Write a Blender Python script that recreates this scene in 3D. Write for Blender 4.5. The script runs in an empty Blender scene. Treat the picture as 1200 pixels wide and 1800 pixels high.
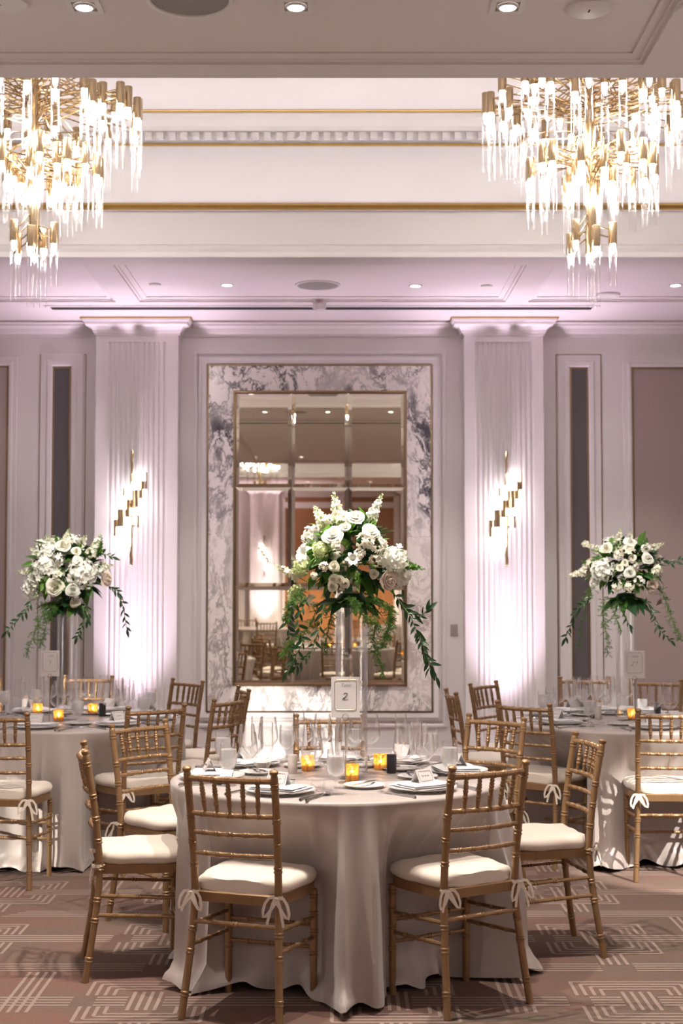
import bpy, math, random
from mathutils import Vector, Matrix, Quaternion
PI = math.pi
random.seed(7)
SC = bpy.context.scene
COL = SC.collection

# ------------------------------------------------------------------ camera, world, exposure
H = 1.581
cam = bpy.data.objects.new('camera', bpy.data.cameras.new('camera'))
COL.objects.link(cam)
PITCH = math.atan(125 / 2500)
cam.location = (0, 0, H)
cam.rotation_euler = (PI / 2 + PITCH, 0, 0)
cam.data.sensor_fit = 'VERTICAL'
cam.data.sensor_height = 36
cam.data.lens = 50
cam.data.clip_start = .05
cam.data.dof.use_dof = True
cam.data.dof.focus_distance = 5.9
cam.data.dof.aperture_fstop = 4.0
SC.camera = cam

world = bpy.data.worlds.new('world'); SC.world = world
world.use_nodes = True
wb = world.node_tree.nodes['Background']
wb.inputs[0].default_value = (.80, .88, 1.0, 1)
wb.inputs[1].default_value = .35

sun = bpy.data.objects.new('sun', bpy.data.lights.new('sun', 'SUN'))
COL.objects.link(sun)
sun.data.energy = 1.5
sun.data.angle = math.radians(.6)
sun.data.color = (1.0, .93, .82)
SUN_DIR = Vector((1, 1, -math.tan(math.radians(11)) * math.sqrt(2))).normalized()
sun.rotation_euler = (-SUN_DIR).to_track_quat('Z', 'Y').to_euler()

vs = SC.view_settings
vs.view_transform = 'Standard'; vs.look = 'None'; vs.gamma = 1; vs.use_curve_mapping = False
vs.exposure = 2.32
cy = SC.cycles
cy.use_denoising = True
cy.max_bounces = 9; cy.diffuse_bounces = 4; cy.glossy_bounces = 4; cy.transmission_bounces = 6
cy.transparent_max_bounces = 28
cy.caustics_reflective = False; cy.caustics_refractive = False
cy.sample_clamp_indirect = 4.0
cy.use_light_tree = True

# photo measurements -> metres
CT, ST = math.cos(PITCH), math.sin(PITCH)
def ray(px, py):
    v = (900 - py) / 2500
    return Vector(((px - 600) / 2500, CT - v * ST, ST + v * CT))
def at_z(px, py, z):
    d = ray(px, py); t = (z - H) / d.z
    return Vector((d.x * t, d.y * t, z))
def at_y(px, py, y):
    d = ray(px, py); t = y / d.y
    return Vector((d.x * t, y, H + d.z * t))

# ------------------------------------------------------------------ materials
def new_mat(name):
    m = bpy.data.materials.new(name); m.use_nodes = True
    nt = m.node_tree
    for n in list(nt.nodes): nt.nodes.remove(n)
    out = nt.nodes.new('ShaderNodeOutputMaterial')
    return m, nt, out
def N(nt, t, **kw):
    n = nt.nodes.new(t)
    for k, v in kw.items():
        if k.startswith('i_'):
            n.inputs[k[2:].replace('_', ' ')].default_value = v
        else: setattr(n, k, v)
    return n
def rgba(c): return (c[0], c[1], c[2], 1)
def pbr(name, col, rough=.5, metal=0, var=0, scale=8, bump=0, bscale=200, col2=None, sheen=0, coords='Object', spec=.5, sub=0, stretch=None):
    m, nt, out = new_mat(name)
    b = N(nt, 'ShaderNodeBsdfPrincipled')
    b.inputs['Roughness'].default_value = rough; b.inputs['Metallic'].default_value = metal
    b.inputs['Specular IOR Level'].default_value = spec
    if sheen: b.inputs['Sheen Weight'].default_value = sheen
    if sub:
        b.inputs['Subsurface Weight'].default_value = sub
        b.inputs['Subsurface Radius'].default_value = (.02, .02, .015)
    tc = N(nt, 'ShaderNodeTexCoord')
    src = tc.outputs[coords]
    if stretch:
        mp = N(nt, 'ShaderNodeMapping'); mp.inputs['Scale'].default_value = stretch
        nt.links.new(src, mp.inputs[0]); src = mp.outputs[0]
    no = N(nt, 'ShaderNodeTexNoise'); no.inputs['Scale'].default_value = scale; no.inputs['Detail'].default_value = 4
    nt.links.new(src, no.inputs['Vector'])
    mx = N(nt, 'ShaderNodeMix', data_type='RGBA')
    c2 = col2 if col2 else tuple(c * (1 - var) for c in col)
    mx.inputs[6].default_value = rgba(col); mx.inputs[7].default_value = rgba(c2)
    nt.links.new(no.outputs[0], mx.inputs[0]); nt.links.new(mx.outputs[2], b.inputs['Base Color'])
    if bump:
        n2 = N(nt, 'ShaderNodeTexNoise'); n2.inputs['Scale'].default_value = bscale; n2.inputs['Detail'].default_value = 2
        nt.links.new(src, n2.inputs['Vector'])
        bp = N(nt, 'ShaderNodeBump'); bp.inputs['Strength'].default_value = bump; bp.inputs['Distance'].default_value = .002
        nt.links.new(n2.outputs[0], bp.inputs['Height']); nt.links.new(bp.outputs[0], b.inputs['Normal'])
    nt.links.new(b.outputs[0], out.inputs[0])
    return m
def emit(name, col, strength):
    m, nt, out = new_mat(name)
    e = N(nt, 'ShaderNodeEmission'); e.inputs[0].default_value = rgba(col); e.inputs[1].default_value = strength
    nt.links.new(e.outputs[0], out.inputs[0]); return m
def thin_glass(name, tint=(.98, .98, .98), blend=.35, lo=.03, hi=.75, rough=.02, gl=(1, 1, 1), ex=2.3):
    m, nt, out = new_mat(name)
    t = N(nt, 'ShaderNodeBsdfTransparent'); t.inputs[0].default_value = rgba(tint)
    g = N(nt, 'ShaderNodeBsdfGlossy'); g.inputs[0].default_value = rgba(gl); g.inputs['Roughness'].default_value = rough
    lw = N(nt, 'ShaderNodeLayerWeight'); lw.inputs[0].default_value = blend
    mr = N(nt, 'ShaderNodeMapRange'); mr.inputs['To Min'].default_value = lo; mr.inputs['To Max'].default_value = hi
    pw = N(nt, 'ShaderNodeMath', operation='POWER'); pw.inputs[1].default_value = ex; nt.links.new(lw.outputs['Facing'], pw.inputs[0]); nt.links.new(pw.outputs[0], mr.inputs[0])
    mx = N(nt, 'ShaderNodeMixShader')
    nt.links.new(mr.outputs[0], mx.inputs[0]); nt.links.new(t.outputs[0], mx.inputs[1]); nt.links.new(g.outputs[0], mx.inputs[2])
    nt.links.new(mx.outputs[0], out.inputs[0]); return m
def translucent(name, col, tcol, mixf=.35, rough=.5, var=.15, scale=30, transp=0):
    m, nt, out = new_mat(name)
    b = N(nt, 'ShaderNodeBsdfPrincipled'); b.inputs['Roughness'].default_value = rough
    b.inputs['Specular IOR Level'].default_value = .3
    tr = N(nt, 'ShaderNodeBsdfTranslucent'); tr.inputs[0].default_value = rgba(tcol)
    tc = N(nt, 'ShaderNodeTexCoord'); no = N(nt, 'ShaderNodeTexNoise'); no.inputs['Scale'].default_value = scale
    nt.links.new(tc.outputs['Object'], no.inputs['Vector'])
    mx = N(nt, 'ShaderNodeMix', data_type='RGBA'); mx.inputs[6].default_value = rgba(col)
    mx.inputs[7].default_value = rgba(tuple(c * (1 - var) for c in col))
    nt.links.new(no.outputs[0], mx.inputs[0]); nt.links.new(mx.outputs[2], b.inputs['Base Color'])
    ms = N(nt, 'ShaderNodeMixShader'); ms.inputs[0].default_value = mixf
    nt.links.new(b.outputs[0], ms.inputs[1]); nt.links.new(tr.outputs[0], ms.inputs[2])
    last = ms
    if transp:
        tp = N(nt, 'ShaderNodeBsdfTransparent')
        m2 = N(nt, 'ShaderNodeMixShader'); m2.inputs[0].default_value = transp
        nt.links.new(ms.outputs[0], m2.inputs[1]); nt.links.new(tp.outputs[0], m2.inputs[2]); last = m2
    nt.links.new(last.outputs[0], out.inputs[0]); return m

def marble_mat(name, seed, dark=(.04, .033, .045), vein=1.0):
    m, nt, out = new_mat(name)
    b = N(nt, 'ShaderNodeBsdfPrincipled'); b.inputs['Roughness'].default_value = .16
    tc = N(nt, 'ShaderNodeTexCoord')
    mp = N(nt, 'ShaderNodeMapping'); mp.inputs['Location'].default_value = (seed * 3.7, 0, seed * 1.9)
    mp.inputs['Rotation'].default_value = (0, math.radians(35 + seed * 47), 0); mp.inputs['Scale'].default_value = (1, 1, .55)
    nt.links.new(tc.outputs['Object'], mp.inputs[0])
    wn = N(nt, 'ShaderNodeTexNoise'); wn.inputs['Scale'].default_value = 4.5; wn.inputs['Detail'].default_value = 6
    nt.links.new(mp.outputs[0], wn.inputs['Vector'])
    ad = N(nt, 'ShaderNodeMix', data_type='RGBA', blend_type='ADD'); ad.inputs[0].default_value = .35
    nt.links.new(mp.outputs[0], ad.inputs[6]); nt.links.new(wn.outputs['Color'], ad.inputs[7])
    mp2 = N(nt, 'ShaderNodeMapping'); mp2.inputs['Scale'].default_value = (1, 1, .42); nt.links.new(ad.outputs[2], mp2.inputs[0])
    wv = N(nt, 'ShaderNodeTexNoise'); wv.inputs['Scale'].default_value = 9; wv.inputs['Detail'].default_value = 9; wv.inputs['Roughness'].default_value = .68
    nt.links.new(mp2.outputs[0], wv.inputs['Vector'])
    sb = N(nt, 'ShaderNodeMath', operation='SUBTRACT'); sb.inputs[1].default_value = .5; nt.links.new(wv.outputs[0], sb.inputs[0])
    ab = N(nt, 'ShaderNodeMath', operation='ABSOLUTE'); nt.links.new(sb.outputs[0], ab.inputs[0])
    r1 = N(nt, 'ShaderNodeValToRGB'); r1.color_ramp.elements[0].position = .008; r1.color_ramp.elements[1].position = .045
    r1.color_ramp.elements[0].color = (1, 1, 1, 1); r1.color_ramp.elements[1].color = (0, 0, 0, 1); nt.links.new(ab.outputs[0], r1.inputs[0])
    pn = N(nt, 'ShaderNodeTexNoise'); pn.inputs['Scale'].default_value = 3.0; pn.inputs['Detail'].default_value = 3; nt.links.new(mp2.outputs[0], pn.inputs['Vector'])
    mr = N(nt, 'ShaderNodeMapRange'); mr.inputs['From Min'].default_value = .40; mr.inputs['From Max'].default_value = .60; mr.inputs['To Min'].default_value = .25; mr.inputs['To Max'].default_value = 1.0
    nt.links.new(pn.outputs[0], mr.inputs[0])
    mu = N(nt, 'ShaderNodeMath', operation='MULTIPLY'); nt.links.new(r1.outputs[0], mu.inputs[0]); nt.links.new(mr.outputs[0], mu.inputs[1])
    bl = N(nt, 'ShaderNodeTexNoise'); bl.inputs['Scale'].default_value = 7; bl.inputs['Detail'].default_value = 7; bl.inputs['Roughness'].default_value = .7; nt.links.new(mp2.outputs[0], bl.inputs['Vector'])
    r2 = N(nt, 'ShaderNodeValToRGB'); r2.color_ramp.elements[0].position = .53; r2.color_ramp.elements[1].position = .585; nt.links.new(bl.outputs[0], r2.inputs[0])
    s2 = N(nt, 'ShaderNodeMath', operation='MULTIPLY'); nt.links.new(r2.outputs[0], s2.inputs[0]); nt.links.new(mr.outputs[0], s2.inputs[1])
    mxv = N(nt, 'ShaderNodeMath', operation='MAXIMUM'); nt.links.new(mu.outputs[0], mxv.inputs[0]); nt.links.new(s2.outputs[0], mxv.inputs[1])
    vv = N(nt, 'ShaderNodeMath', operation='MULTIPLY'); vv.inputs[1].default_value = vein; nt.links.new(mxv.outputs[0], vv.inputs[0])
    cm = N(nt, 'ShaderNodeMix', data_type='RGBA'); cm.inputs[6].default_value = (.80, .75, .735, 1); cm.inputs[7].default_value = rgba(dark)
    nt.links.new(vv.outputs[0], cm.inputs[0]); nt.links.new(cm.outputs[2], b.inputs['Base Color'])
    nt.links.new(b.outputs[0], out.inputs[0]); return m

M = {}
M['paint'] = pbr('wall_paint', (.70, .66, .665), .55, var=.05, scale=3, bump=.05, bscale=300)
M['ceil'] = pbr('ceiling_paint', (.69, .645, .645), .7, var=.04, scale=2)
M['gold_trim'] = pbr('gilded_trim', (.62, .40, .13), .35, 1, var=.25, scale=12)
M['brass'] = pbr('polished_brass', (.60, .455, .275), .2, 1, var=.15, scale=10)
M['bronze_edge'] = pbr('bronze_edge', (.30, .205, .12), .35, 1, var=.2)
M['chair'] = pbr('gold_chair_paint', (.35, .205, .097), .38, .40, var=.40, scale=9, bump=.15, bscale=60, stretch=(6, 6, .8))
M['cushion'] = pbr('ivory_cushion', (.74, .655, .56), .85, var=.07, scale=12, bump=.25, bscale=260, sheen=.3)
M['ribbon'] = pbr('ivory_ribbon', (.70, .615, .52), .7, var=.08, scale=40, sheen=.2)
M['cloth'] = pbr('taupe_satin', (.425, .365, .335), .40, var=.10, scale=2.5, bump=.12, bscale=420, sheen=.35)
M['napkin'] = pbr('white_linen', (.74, .72, .73), .8, var=.05, scale=20, bump=.2, bscale=500)
M['china'] = pbr('white_china', (.78, .76, .74), .18, var=.02)
M['paper'] = pbr('card_paper', (.70, .665, .66), .8, var=.04, scale=60)
M['silver'] = pbr('silver', (.72, .70, .68), .18, 1, var=.1)
M['ink'] = pbr('dark_ink', (.05, .045, .05), .6)
M['soft_ink'] = pbr('grey_ink', (.22, .20, .205), .6)
M['gold_ink'] = pbr('gold_ink', (.36, .22, .10), .4, .6)
M['black_marble'] = pbr('black_marble', (.012, .011, .013), .3, var=0, col2=(.05, .045, .05), scale=18)
M['white_stone'] = pbr('white_stone', (.72, .64, .60), .55, var=.15, scale=25)
M['fabric_dark'] = pbr('charcoal_wall_fabric', (.115, .10, .105), .9, var=.12, scale=60, bump=.4, bscale=600)
M['fabric_rose'] = pbr('rosy_wall_fabric', (.42, .335, .325), .9, var=.10, scale=60, bump=.4, bscale=600)
M['wood'] = pbr('walnut_veneer', (.38, .165, .065), .35, var=.35, scale=4, stretch=(5, 5, .5))
M['black'] = pbr('black_slot', (.012, .011, .011), .7)
M['grille'] = pbr('speaker_grille', (.30, .285, .275), .7, var=.25, scale=300)
M['plastic'] = pbr('white_plastic', (.68, .66, .65), .4, var=.03)
M['plate_metal'] = pbr('satin_nickel_plate', (.50, .45, .44), .35, .7, var=.1)
M['red_ink'] = pbr('red_ink', (.36, .045, .02), .6)
M['glass'] = thin_glass('clear_glass', (.99, .99, .99), .5, .022, .95, 0.02)
M['tube_glass'] = thin_glass('lamp_tube_glass', (.985, .985, .985), .5, .012, .8, 0.0, ex=1.7)
M['vase_glass'] = thin_glass('vase_glass', (.985, .988, .988), .5, .04, 1.0, 0.01)
M['ice_water'] = translucent('iced_water', (.92, .91, .91), (.95, .95, .95), .5, .2, .2, 60, .52)
M['mirror'] = None
m_, nt_, out_ = new_mat('bronze_mirror')
g_ = N(nt_, 'ShaderNodeBsdfGlossy'); g_.inputs[0].default_value = (.77, .715, .60, 1); g_.inputs['Roughness'].default_value = .008
nt_.links.new(g_.outputs[0], out_.inputs[0]); M['mirror'] = m_
M['bulb'] = emit('frosted_bulb', (1.0, .94, .885), 16.5)
M['sconce_glass'] = emit('lit_sconce_glass', (1.0, .94, .91), 2.0)
M['lamp_disc'] = emit('downlight_lamp', (1.0, .93, .86), 6)
M['cove'] = emit('cove_strip', (1.0, .95, .93), 2.4)
M['flame'] = emit('candle_flame', (1.0, .66, .28), 26)
M['uplens'] = emit('uplight_lens', (1.0, .86, .98), 5)
M['wax'] = translucent('candle_wax', (.8, .6, .35), (1, .7, .35), .4)
# mercury glass of the votives: speckled gold film over clear glass
m_, nt_, out_ = new_mat('gold_mercury_glass')
tc_ = N(nt_, 'ShaderNodeTexCoord'); no_ = N(nt_, 'ShaderNodeTexNoise'); no_.inputs['Scale'].default_value = 260; no_.inputs['Detail'].default_value = 3
nt_.links.new(tc_.outputs['Object'], no_.inputs['Vector'])
rp_ = N(nt_, 'ShaderNodeValToRGB'); rp_.color_ramp.elements[0].position = .44; rp_.color_ramp.elements[1].position = .56
nt_.links.new(no_.outputs[0], rp_.inputs[0])
gb_ = N(nt_, 'ShaderNodeBsdfPrincipled'); gb_.inputs['Base Color'].default_value = (.80, .50, .14, 1); gb_.inputs['Metallic'].default_value = .5; gb_.inputs['Roughness'].default_value = .35
tl_ = N(nt_, 'ShaderNodeBsdfTranslucent'); tl_.inputs[0].default_value = (1, .72, .30, 1)
tp_ = N(nt_, 'ShaderNodeBsdfTransparent'); tp_.inputs[0].default_value = (1, .86, .55, 1)
m3_ = N(nt_, 'ShaderNodeMixShader'); m3_.inputs[0].default_value = .5; nt_.links.new(tl_.outputs[0], m3_.inputs[1]); nt_.links.new(tp_.outputs[0], m3_.inputs[2])
mx_ = N(nt_, 'ShaderNodeMixShader'); nt_.links.new(rp_.outputs[0], mx_.inputs[0]); nt_.links.new(gb_.outputs[0], mx_.inputs[1]); nt_.links.new(m3_.outputs[0], mx_.inputs[2])
nt_.links.new(mx_.outputs[0], out_.inputs[0]); M['mercury'] = m_
# flowers
M['petal'] = translucent('ivory_petal', (.86, .83, .70), (.9, .86, .70), .25, .6, .12, 40)
M['petal_blush'] = translucent('blush_petal', (.80, .68, .58), (.9, .76, .64), .25, .6, .12, 40)
M['petal_white'] = translucent('white_petal', (.84, .83, .76), (.9, .9, .8), .25, .6, .12, 60)
M['petal_green'] = translucent('green_white_petal', (.66, .72, .40), (.7, .8, .4), .3, .6, .25, 40)
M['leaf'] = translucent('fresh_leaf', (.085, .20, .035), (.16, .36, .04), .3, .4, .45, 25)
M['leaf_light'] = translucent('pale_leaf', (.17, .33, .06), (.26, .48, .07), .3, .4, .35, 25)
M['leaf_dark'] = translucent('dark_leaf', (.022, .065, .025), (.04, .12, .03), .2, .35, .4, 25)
M['fern'] = translucent('fern_needles', (.10, .22, .05), (.18, .36, .06), .3, .6, .4, 20)
M['stem'] = pbr('flower_stem', (.12, .20, .05), .6, var=.3)

# ------------------------------------------------------------------ mesh helpers
class MB:
    def __init__(s): s.v = []; s.f = []
    def add(s, vs, fs):
        o = len(s.v); s.v += [tuple(p) for p in vs]; s.f += [tuple(i + o for i in f) for f in fs]
    def box(s, x0, x1, y0, y1, z0, z1):
        s.add([(x0, y0, z0), (x1, y0, z0), (x1, y1, z0), (x0, y1, z0), (x0, y0, z1), (x1, y0, z1), (x1, y1, z1), (x0, y1, z1)],
              [(0, 3, 2, 1), (4, 5, 6, 7), (0, 1, 5, 4), (1, 2, 6, 5), (2, 3, 7, 6), (3, 0, 4, 7)])
    def quad(s, a, b, c, d): s.add([a, b, c, d], [(0, 1, 2, 3)])
    def tube(s, path, radii, n=8, caps=True, closed=False):
        path = [Vector(p) for p in path]
        if not hasattr(radii, '__len__'): radii = [radii] * len(path)
        o = len(s.v); ref = None; L = len(path)
        for i, p in enumerate(path):
            a = path[i - 1] if (i or closed) else path[i]
            b = path[(i + 1) % L] if (i < L - 1 or closed) else path[i]
            t = (b - a)
            t = t.normalized() if t.length > 1e-9 else Vector((0, 0, 1))
            if ref is None:
                ref = Vector((1, 0, 0)) if abs(t.x) < .8 else Vector((0, 1, 0))
            u = (ref - t * ref.dot(t)).normalized(); w = t.cross(u); ref = u
            for k in range(n):
                an = 2 * PI * k / n
                s.v.append(tuple(p + (u * math.cos(an) + w * math.sin(an)) * radii[i]))
        for i in range(L if closed else L - 1):
            j = (i + 1) % L
            for k in range(n):
                k2 = (k + 1) % n
                s.f.append((o + i * n + k, o + i * n + k2, o + j * n + k2, o + j * n + k))
        if caps and not closed:
            s.f.append(tuple(o + k for k in reversed(range(n)))); s.f.append(tuple(o + (L - 1) * n + k for k in range(n)))
    def lathe(s, prof, n=16, c=(0, 0, 0), cap=False):
        o = len(s.v)
        for r, z in prof:
            for k in range(n):
                a = 2 * PI * k / n
                s.v.append((c[0] + r * math.cos(a), c[1] + r * math.sin(a), c[2] + z))
        for i in range(len(prof) - 1):
            for k in range(n):
                k2 = (k + 1) % n
                s.f.append((o + i * n + k, o + i * n + k2, o + (i + 1) * n + k2, o + (i + 1) * n + k))
        if cap:
            s.f.append(tuple(o + k for k in reversed(range(n)))); s.f.append(tuple(o + (len(prof) - 1) * n + k for k in range(n)))
    def prism_x(s, prof, x0, x1, closed=True):
        """profile of (y, z) points run along x"""
        o = len(s.v); L = len(prof)
        for x in (x0, x1):
            for y, z in prof: s.v.append((x, y, z))
        for i in range(L if closed else L - 1):
            j = (i + 1) % L
            s.f.append((o + i, o + j, o + L + j, o + L + i))
        if closed:
            s.f.append(tuple(o + i for i in range(L))); s.f.append(tuple(o + L + i for i in reversed(range(L))))
    def loop_prism(s, pts, prof):
        """closed rectangular moulding: pts = rectangle in x,z (x0,x1,z0,z1,y wall plane); prof = (inset outward, proud) pairs"""
        x0, x1, z0, z1, yw = pts; o = len(s.v); L = len(prof)
        for (cx, cz, sx, sz) in ((x0, z0, -1, -1), (x1, z0, 1, -1), (x1, z1, 1, 1), (x0, z1, -1, 1)):
            for (a, b) in prof: s.v.append((cx + sx * a, yw - b, cz + sz * a))
        for c in range(4):
            d = (c + 1) % 4
            for i in range(L - 1):
                s.f.append((o + c * L + i, o + d * L + i, o + d * L + i + 1, o + c * L + i + 1))
    def grid(s, pts, w, h):
        o = len(s.v); s.v += [tuple(p) for p in pts]
        for j in range(h - 1):
            for i in range(w - 1):
                s.f.append((o + j * w + i, o + j * w + i + 1, o + (j + 1) * w + i + 1, o + (j + 1) * w + i))
    def xf(s, m, other):
        s.add([m @ Vector(p) for p in other.v], other.f)
    def mesh(s, name, mat, smooth=40):
        me = bpy.data.meshes.new(name); me.from_pydata(s.v, [], s.f); me.update()
        if mat: me.materials.append(mat)
        if smooth:
            me.polygons.foreach_set('use_smooth', [True] * len(me.polygons))
            me.set_sharp_from_angle(angle=math.radians(smooth))
        return me

def link(name, me, parent=None, loc=None, rot=None, scale=None, mat=None):
    o = bpy.data.objects.new(name, me); COL.objects.link(o)
    if parent: o.parent = parent
    if mat is not None: o.matrix_local = mat
    else:
        if loc is not None: o.location = loc
        if rot is not None: o.rotation_euler = rot
        if scale is not None: o.scale = (scale,) * 3 if not hasattr(scale, '__len__') else scale
    return o
def obj(name, mb, mat, parent=None, smooth=40, **kw): return link(name, mb.mesh(name, mat, smooth), parent, **kw)
def tag(o, label=None, cat=None, group=None, kind=None):
    if label: o['label'] = label
    if cat: o['category'] = cat
    if group: o['group'] = group
    if kind: o['kind'] = kind
    return o
def empty(name, loc=(0, 0, 0), rz=0):
    o = bpy.data.objects.new(name, None); COL.objects.link(o); o.empty_display_size = .1
    o.location = loc; o.rotation_euler = (0, 0, rz); return o
KIDS = {}
def kids(o): return list(o.children)
def copy_tree(o, parent=None):
    c = o.copy(); COL.objects.link(c)
    if parent: c.parent = parent
    for k in KIDS.get(o.name, None) or [x for x in o.children]: copy_tree(k, c)
    return c
def struct(o, label=None):
    o['kind'] = 'structure'
    if label: o['label'] = label
    return o
def smoothstep(a, b, x):
    t = max(0, min(1, (x - a) / (b - a))); return t * t * (3 - 2 * t)

# ------------------------------------------------------------------ the room
XL, XR, YB, YW = -6.5, 6.3, -9.6, 12.10        # side walls, rear wall, mirror wall
ZS = 3.81                                      # soffit height
ZC = 5.55                                      # top of the coffers
def zr(row, y): return at_y(600, row, y).z

# floor: carpet with a proud line pattern
m_, nt_, out_ = new_mat('carpet_ground')
b_ = N(nt_, 'ShaderNodeBsdfPrincipled'); b_.inputs['Roughness'].default_value = .95; b_.inputs['Specular IOR Level'].default_value = .1
tc_ = N(nt_, 'ShaderNodeTexCoord')
mp_ = N(nt_, 'ShaderNodeMapping'); mp_.inputs['Scale'].default_value = (1.2, 2.6, 1); nt_.links.new(tc_.outputs['Object'], mp_.inputs[0])
n1_ = N(nt_, 'ShaderNodeTexNoise'); n1_.inputs['Scale'].default_value = .9; n1_.inputs['Detail'].default_value = 5; nt_.links.new(mp_.outputs[0], n1_.inputs['Vector'])
rp_ = N(nt_, 'ShaderNodeValToRGB')
e = rp_.color_ramp.elements
e[0].position = .36; e[0].color = (.205, .150, .122, 1); e[1].position = .64; e[1].color = (.25, .142, .116, 1)
nt_.links.new(n1_.outputs[0], rp_.inputs[0])
n2_ = N(nt_, 'ShaderNodeTexNoise'); n2_.inputs['Scale'].default_value = 90; n2_.inputs['Detail'].default_value = 6; mp2_ = N(nt_, 'ShaderNodeMapping'); mp2_.inputs['Scale'].default_value = (.6, 1.8, 1); nt_.links.new(tc_.outputs['Object'], mp2_.inputs[0]); nt_.links.new(mp2_.outputs[0], n2_.inputs['Vector'])
mm_ = N(nt_, 'ShaderNodeMix', data_type='RGBA', blend_type='MULTIPLY'); mm_.inputs[0].default_value = .55
nt_.links.new(rp_.outputs[0], mm_.inputs[6]); nt_.links.new(n2_.outputs['Color'], mm_.inputs[7]); nt_.links.new(mm_.outputs[2], b_.inputs['Base Color'])
bp_ = N(nt_, 'ShaderNodeBump'); bp_.inputs['Strength'].default_value = .5; bp_.inputs['Distance'].default_value = .004
nt_.links.new(n2_.outputs[0], bp_.inputs['Height']); nt_.links.new(bp_.outputs[0], b_.inputs['Normal'])
nt_.links.new(b_.outputs[0], out_.inputs[0]); M['carpet'] = m_
M['carpet_line'] = pbr('carpet_line_pile', (.36, .275, .238), .95, var=.3, scale=1.1, bump=.5, bscale=420, spec=.1, col2=(.24, .172, .145))
mb = MB(); mb.box(XL, XR, YB, YW + .1, -.05, 0)
floor = struct(obj('floor', mb, M['carpet'], smooth=0), 'rose and brown carpet woven with interlocking beige line fretwork')
mb = MB()
def strip(x0, x1, y0, y1):
    z = (.0007 if x1 - x0 > y1 - y0 else .0013) + (len(mb.v) % 9973) * 3e-8
    mb.add([(x0, y0, z), (x1, y0, z), (x1, y1, z), (x0, y1, z)], [(0, 1, 2, 3)])
LW, PXx, PYy = .0115, .94, .95
def hl(x0, x1, y): strip(x0, x1, y - LW * .62, y + LW * .62)
def vl(x, y0, y1): strip(x - LW * .62, x + LW * .62, y0, y1)
for ix in range(-3, 4):
    for iy in range(-2, 5):
        cx, cyy = 1.137 + ix * PXx - .0, 6.47 + iy * PYy - 1.0
        hw, hh, sp = .232, .26, .034
        for q in range(4):                       # two interlocked C frames: upper one open below, lower one open above
            w, h = hw - q * sp, hh - q * sp
            hl(cx - w, cx + w, cyy + h); vl(cx - w, cyy + .07, cyy + h); vl(cx + w, cyy + .07, cyy + h)
            hl(cx - w, cx + w, cyy - h); vl(cx - w, cyy - h, cyy - .07); vl(cx + w, cyy - h, cyy - .07)
        for q in range(4):
            yy = cyy - .052 + q * sp
            hl(cx + .07, cx + PXx / 2 + .19, yy); hl(cx - PXx / 2 + .28, cx - .07, yy)
            xx = cx - .052 + q * sp
            vl(xx, cyy - .12, cyy + .12); vl(xx, cyy - hh - .18, cyy - hh)
        mx0, my0 = cx + PXx / 2, cyy + PYy / 2   # field frame half way between the knots
        for q in range(4):
            yy = my0 - .052 + q * sp
            hl(mx0 - .40 + (q * .03 if ix % 2 else 0), mx0 + .40, yy)
            xx = mx0 - .052 + q * sp
            if (ix + iy) % 2: vl(xx, my0 - .62, my0 - .07)
pat = obj('carpet_line_pattern', mb, M['carpet_line'], floor, smooth=0); pat['kind'] = 'stuff'

# ceiling coffers ------------------------------------------------------------
EDGES = dict(far=at_z(600, 452, ZS).y, near=at_z(600, 137, ZS).y)
yF, yN = EDGES['far'], EDGES['near']
ROWZ = dict()
def coffer_profile(yE, s):
    """fascia of a coffer: yE soffit edge, s=+1 when the fascia rises on the far side; heights read on the far fascia of the first coffer"""
    z = lambda row, dy=0: zr(row, yF + dy)
    P = lambda dy, zz: (yE + s * dy, zz)
    low = [P(0, ZS), P(0, z(447)), P(.02, z(446)), P(.022, z(442)), P(.045, z(437)), P(.075, z(431)), P(.085, z(426)), P(.075, z(425)),
           P(.075, z(421)), P(.10, z(420)), P(.10, z(371, .1)), P(.06, z(370, .06)), P(.06, z(356, .06)), P(.10, z(355, .1)), P(.50, z(355, .1) - .02)]
    zg = z(356, .06)
    up = [P(.50, zg - .02), P(.50, z(258, .5)), P(.47, z(257, .47)), P(.47, z(247, .47)), P(.45, z(247, .45)), P(.45, z(231, .45)), P(.41, z(230, .41)),
          P(.40, z(222, .4)), P(.36, z(213, .36)), P(.30, z(206, .3)), P(.28, z(199, .28)), P(.26, z(198, .26)), P(.26, z(192, .26)), P(.32, z(192, .26)), P(.75, z(192, .26) - .02), P(.75, ZC)]
    return low, up
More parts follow.
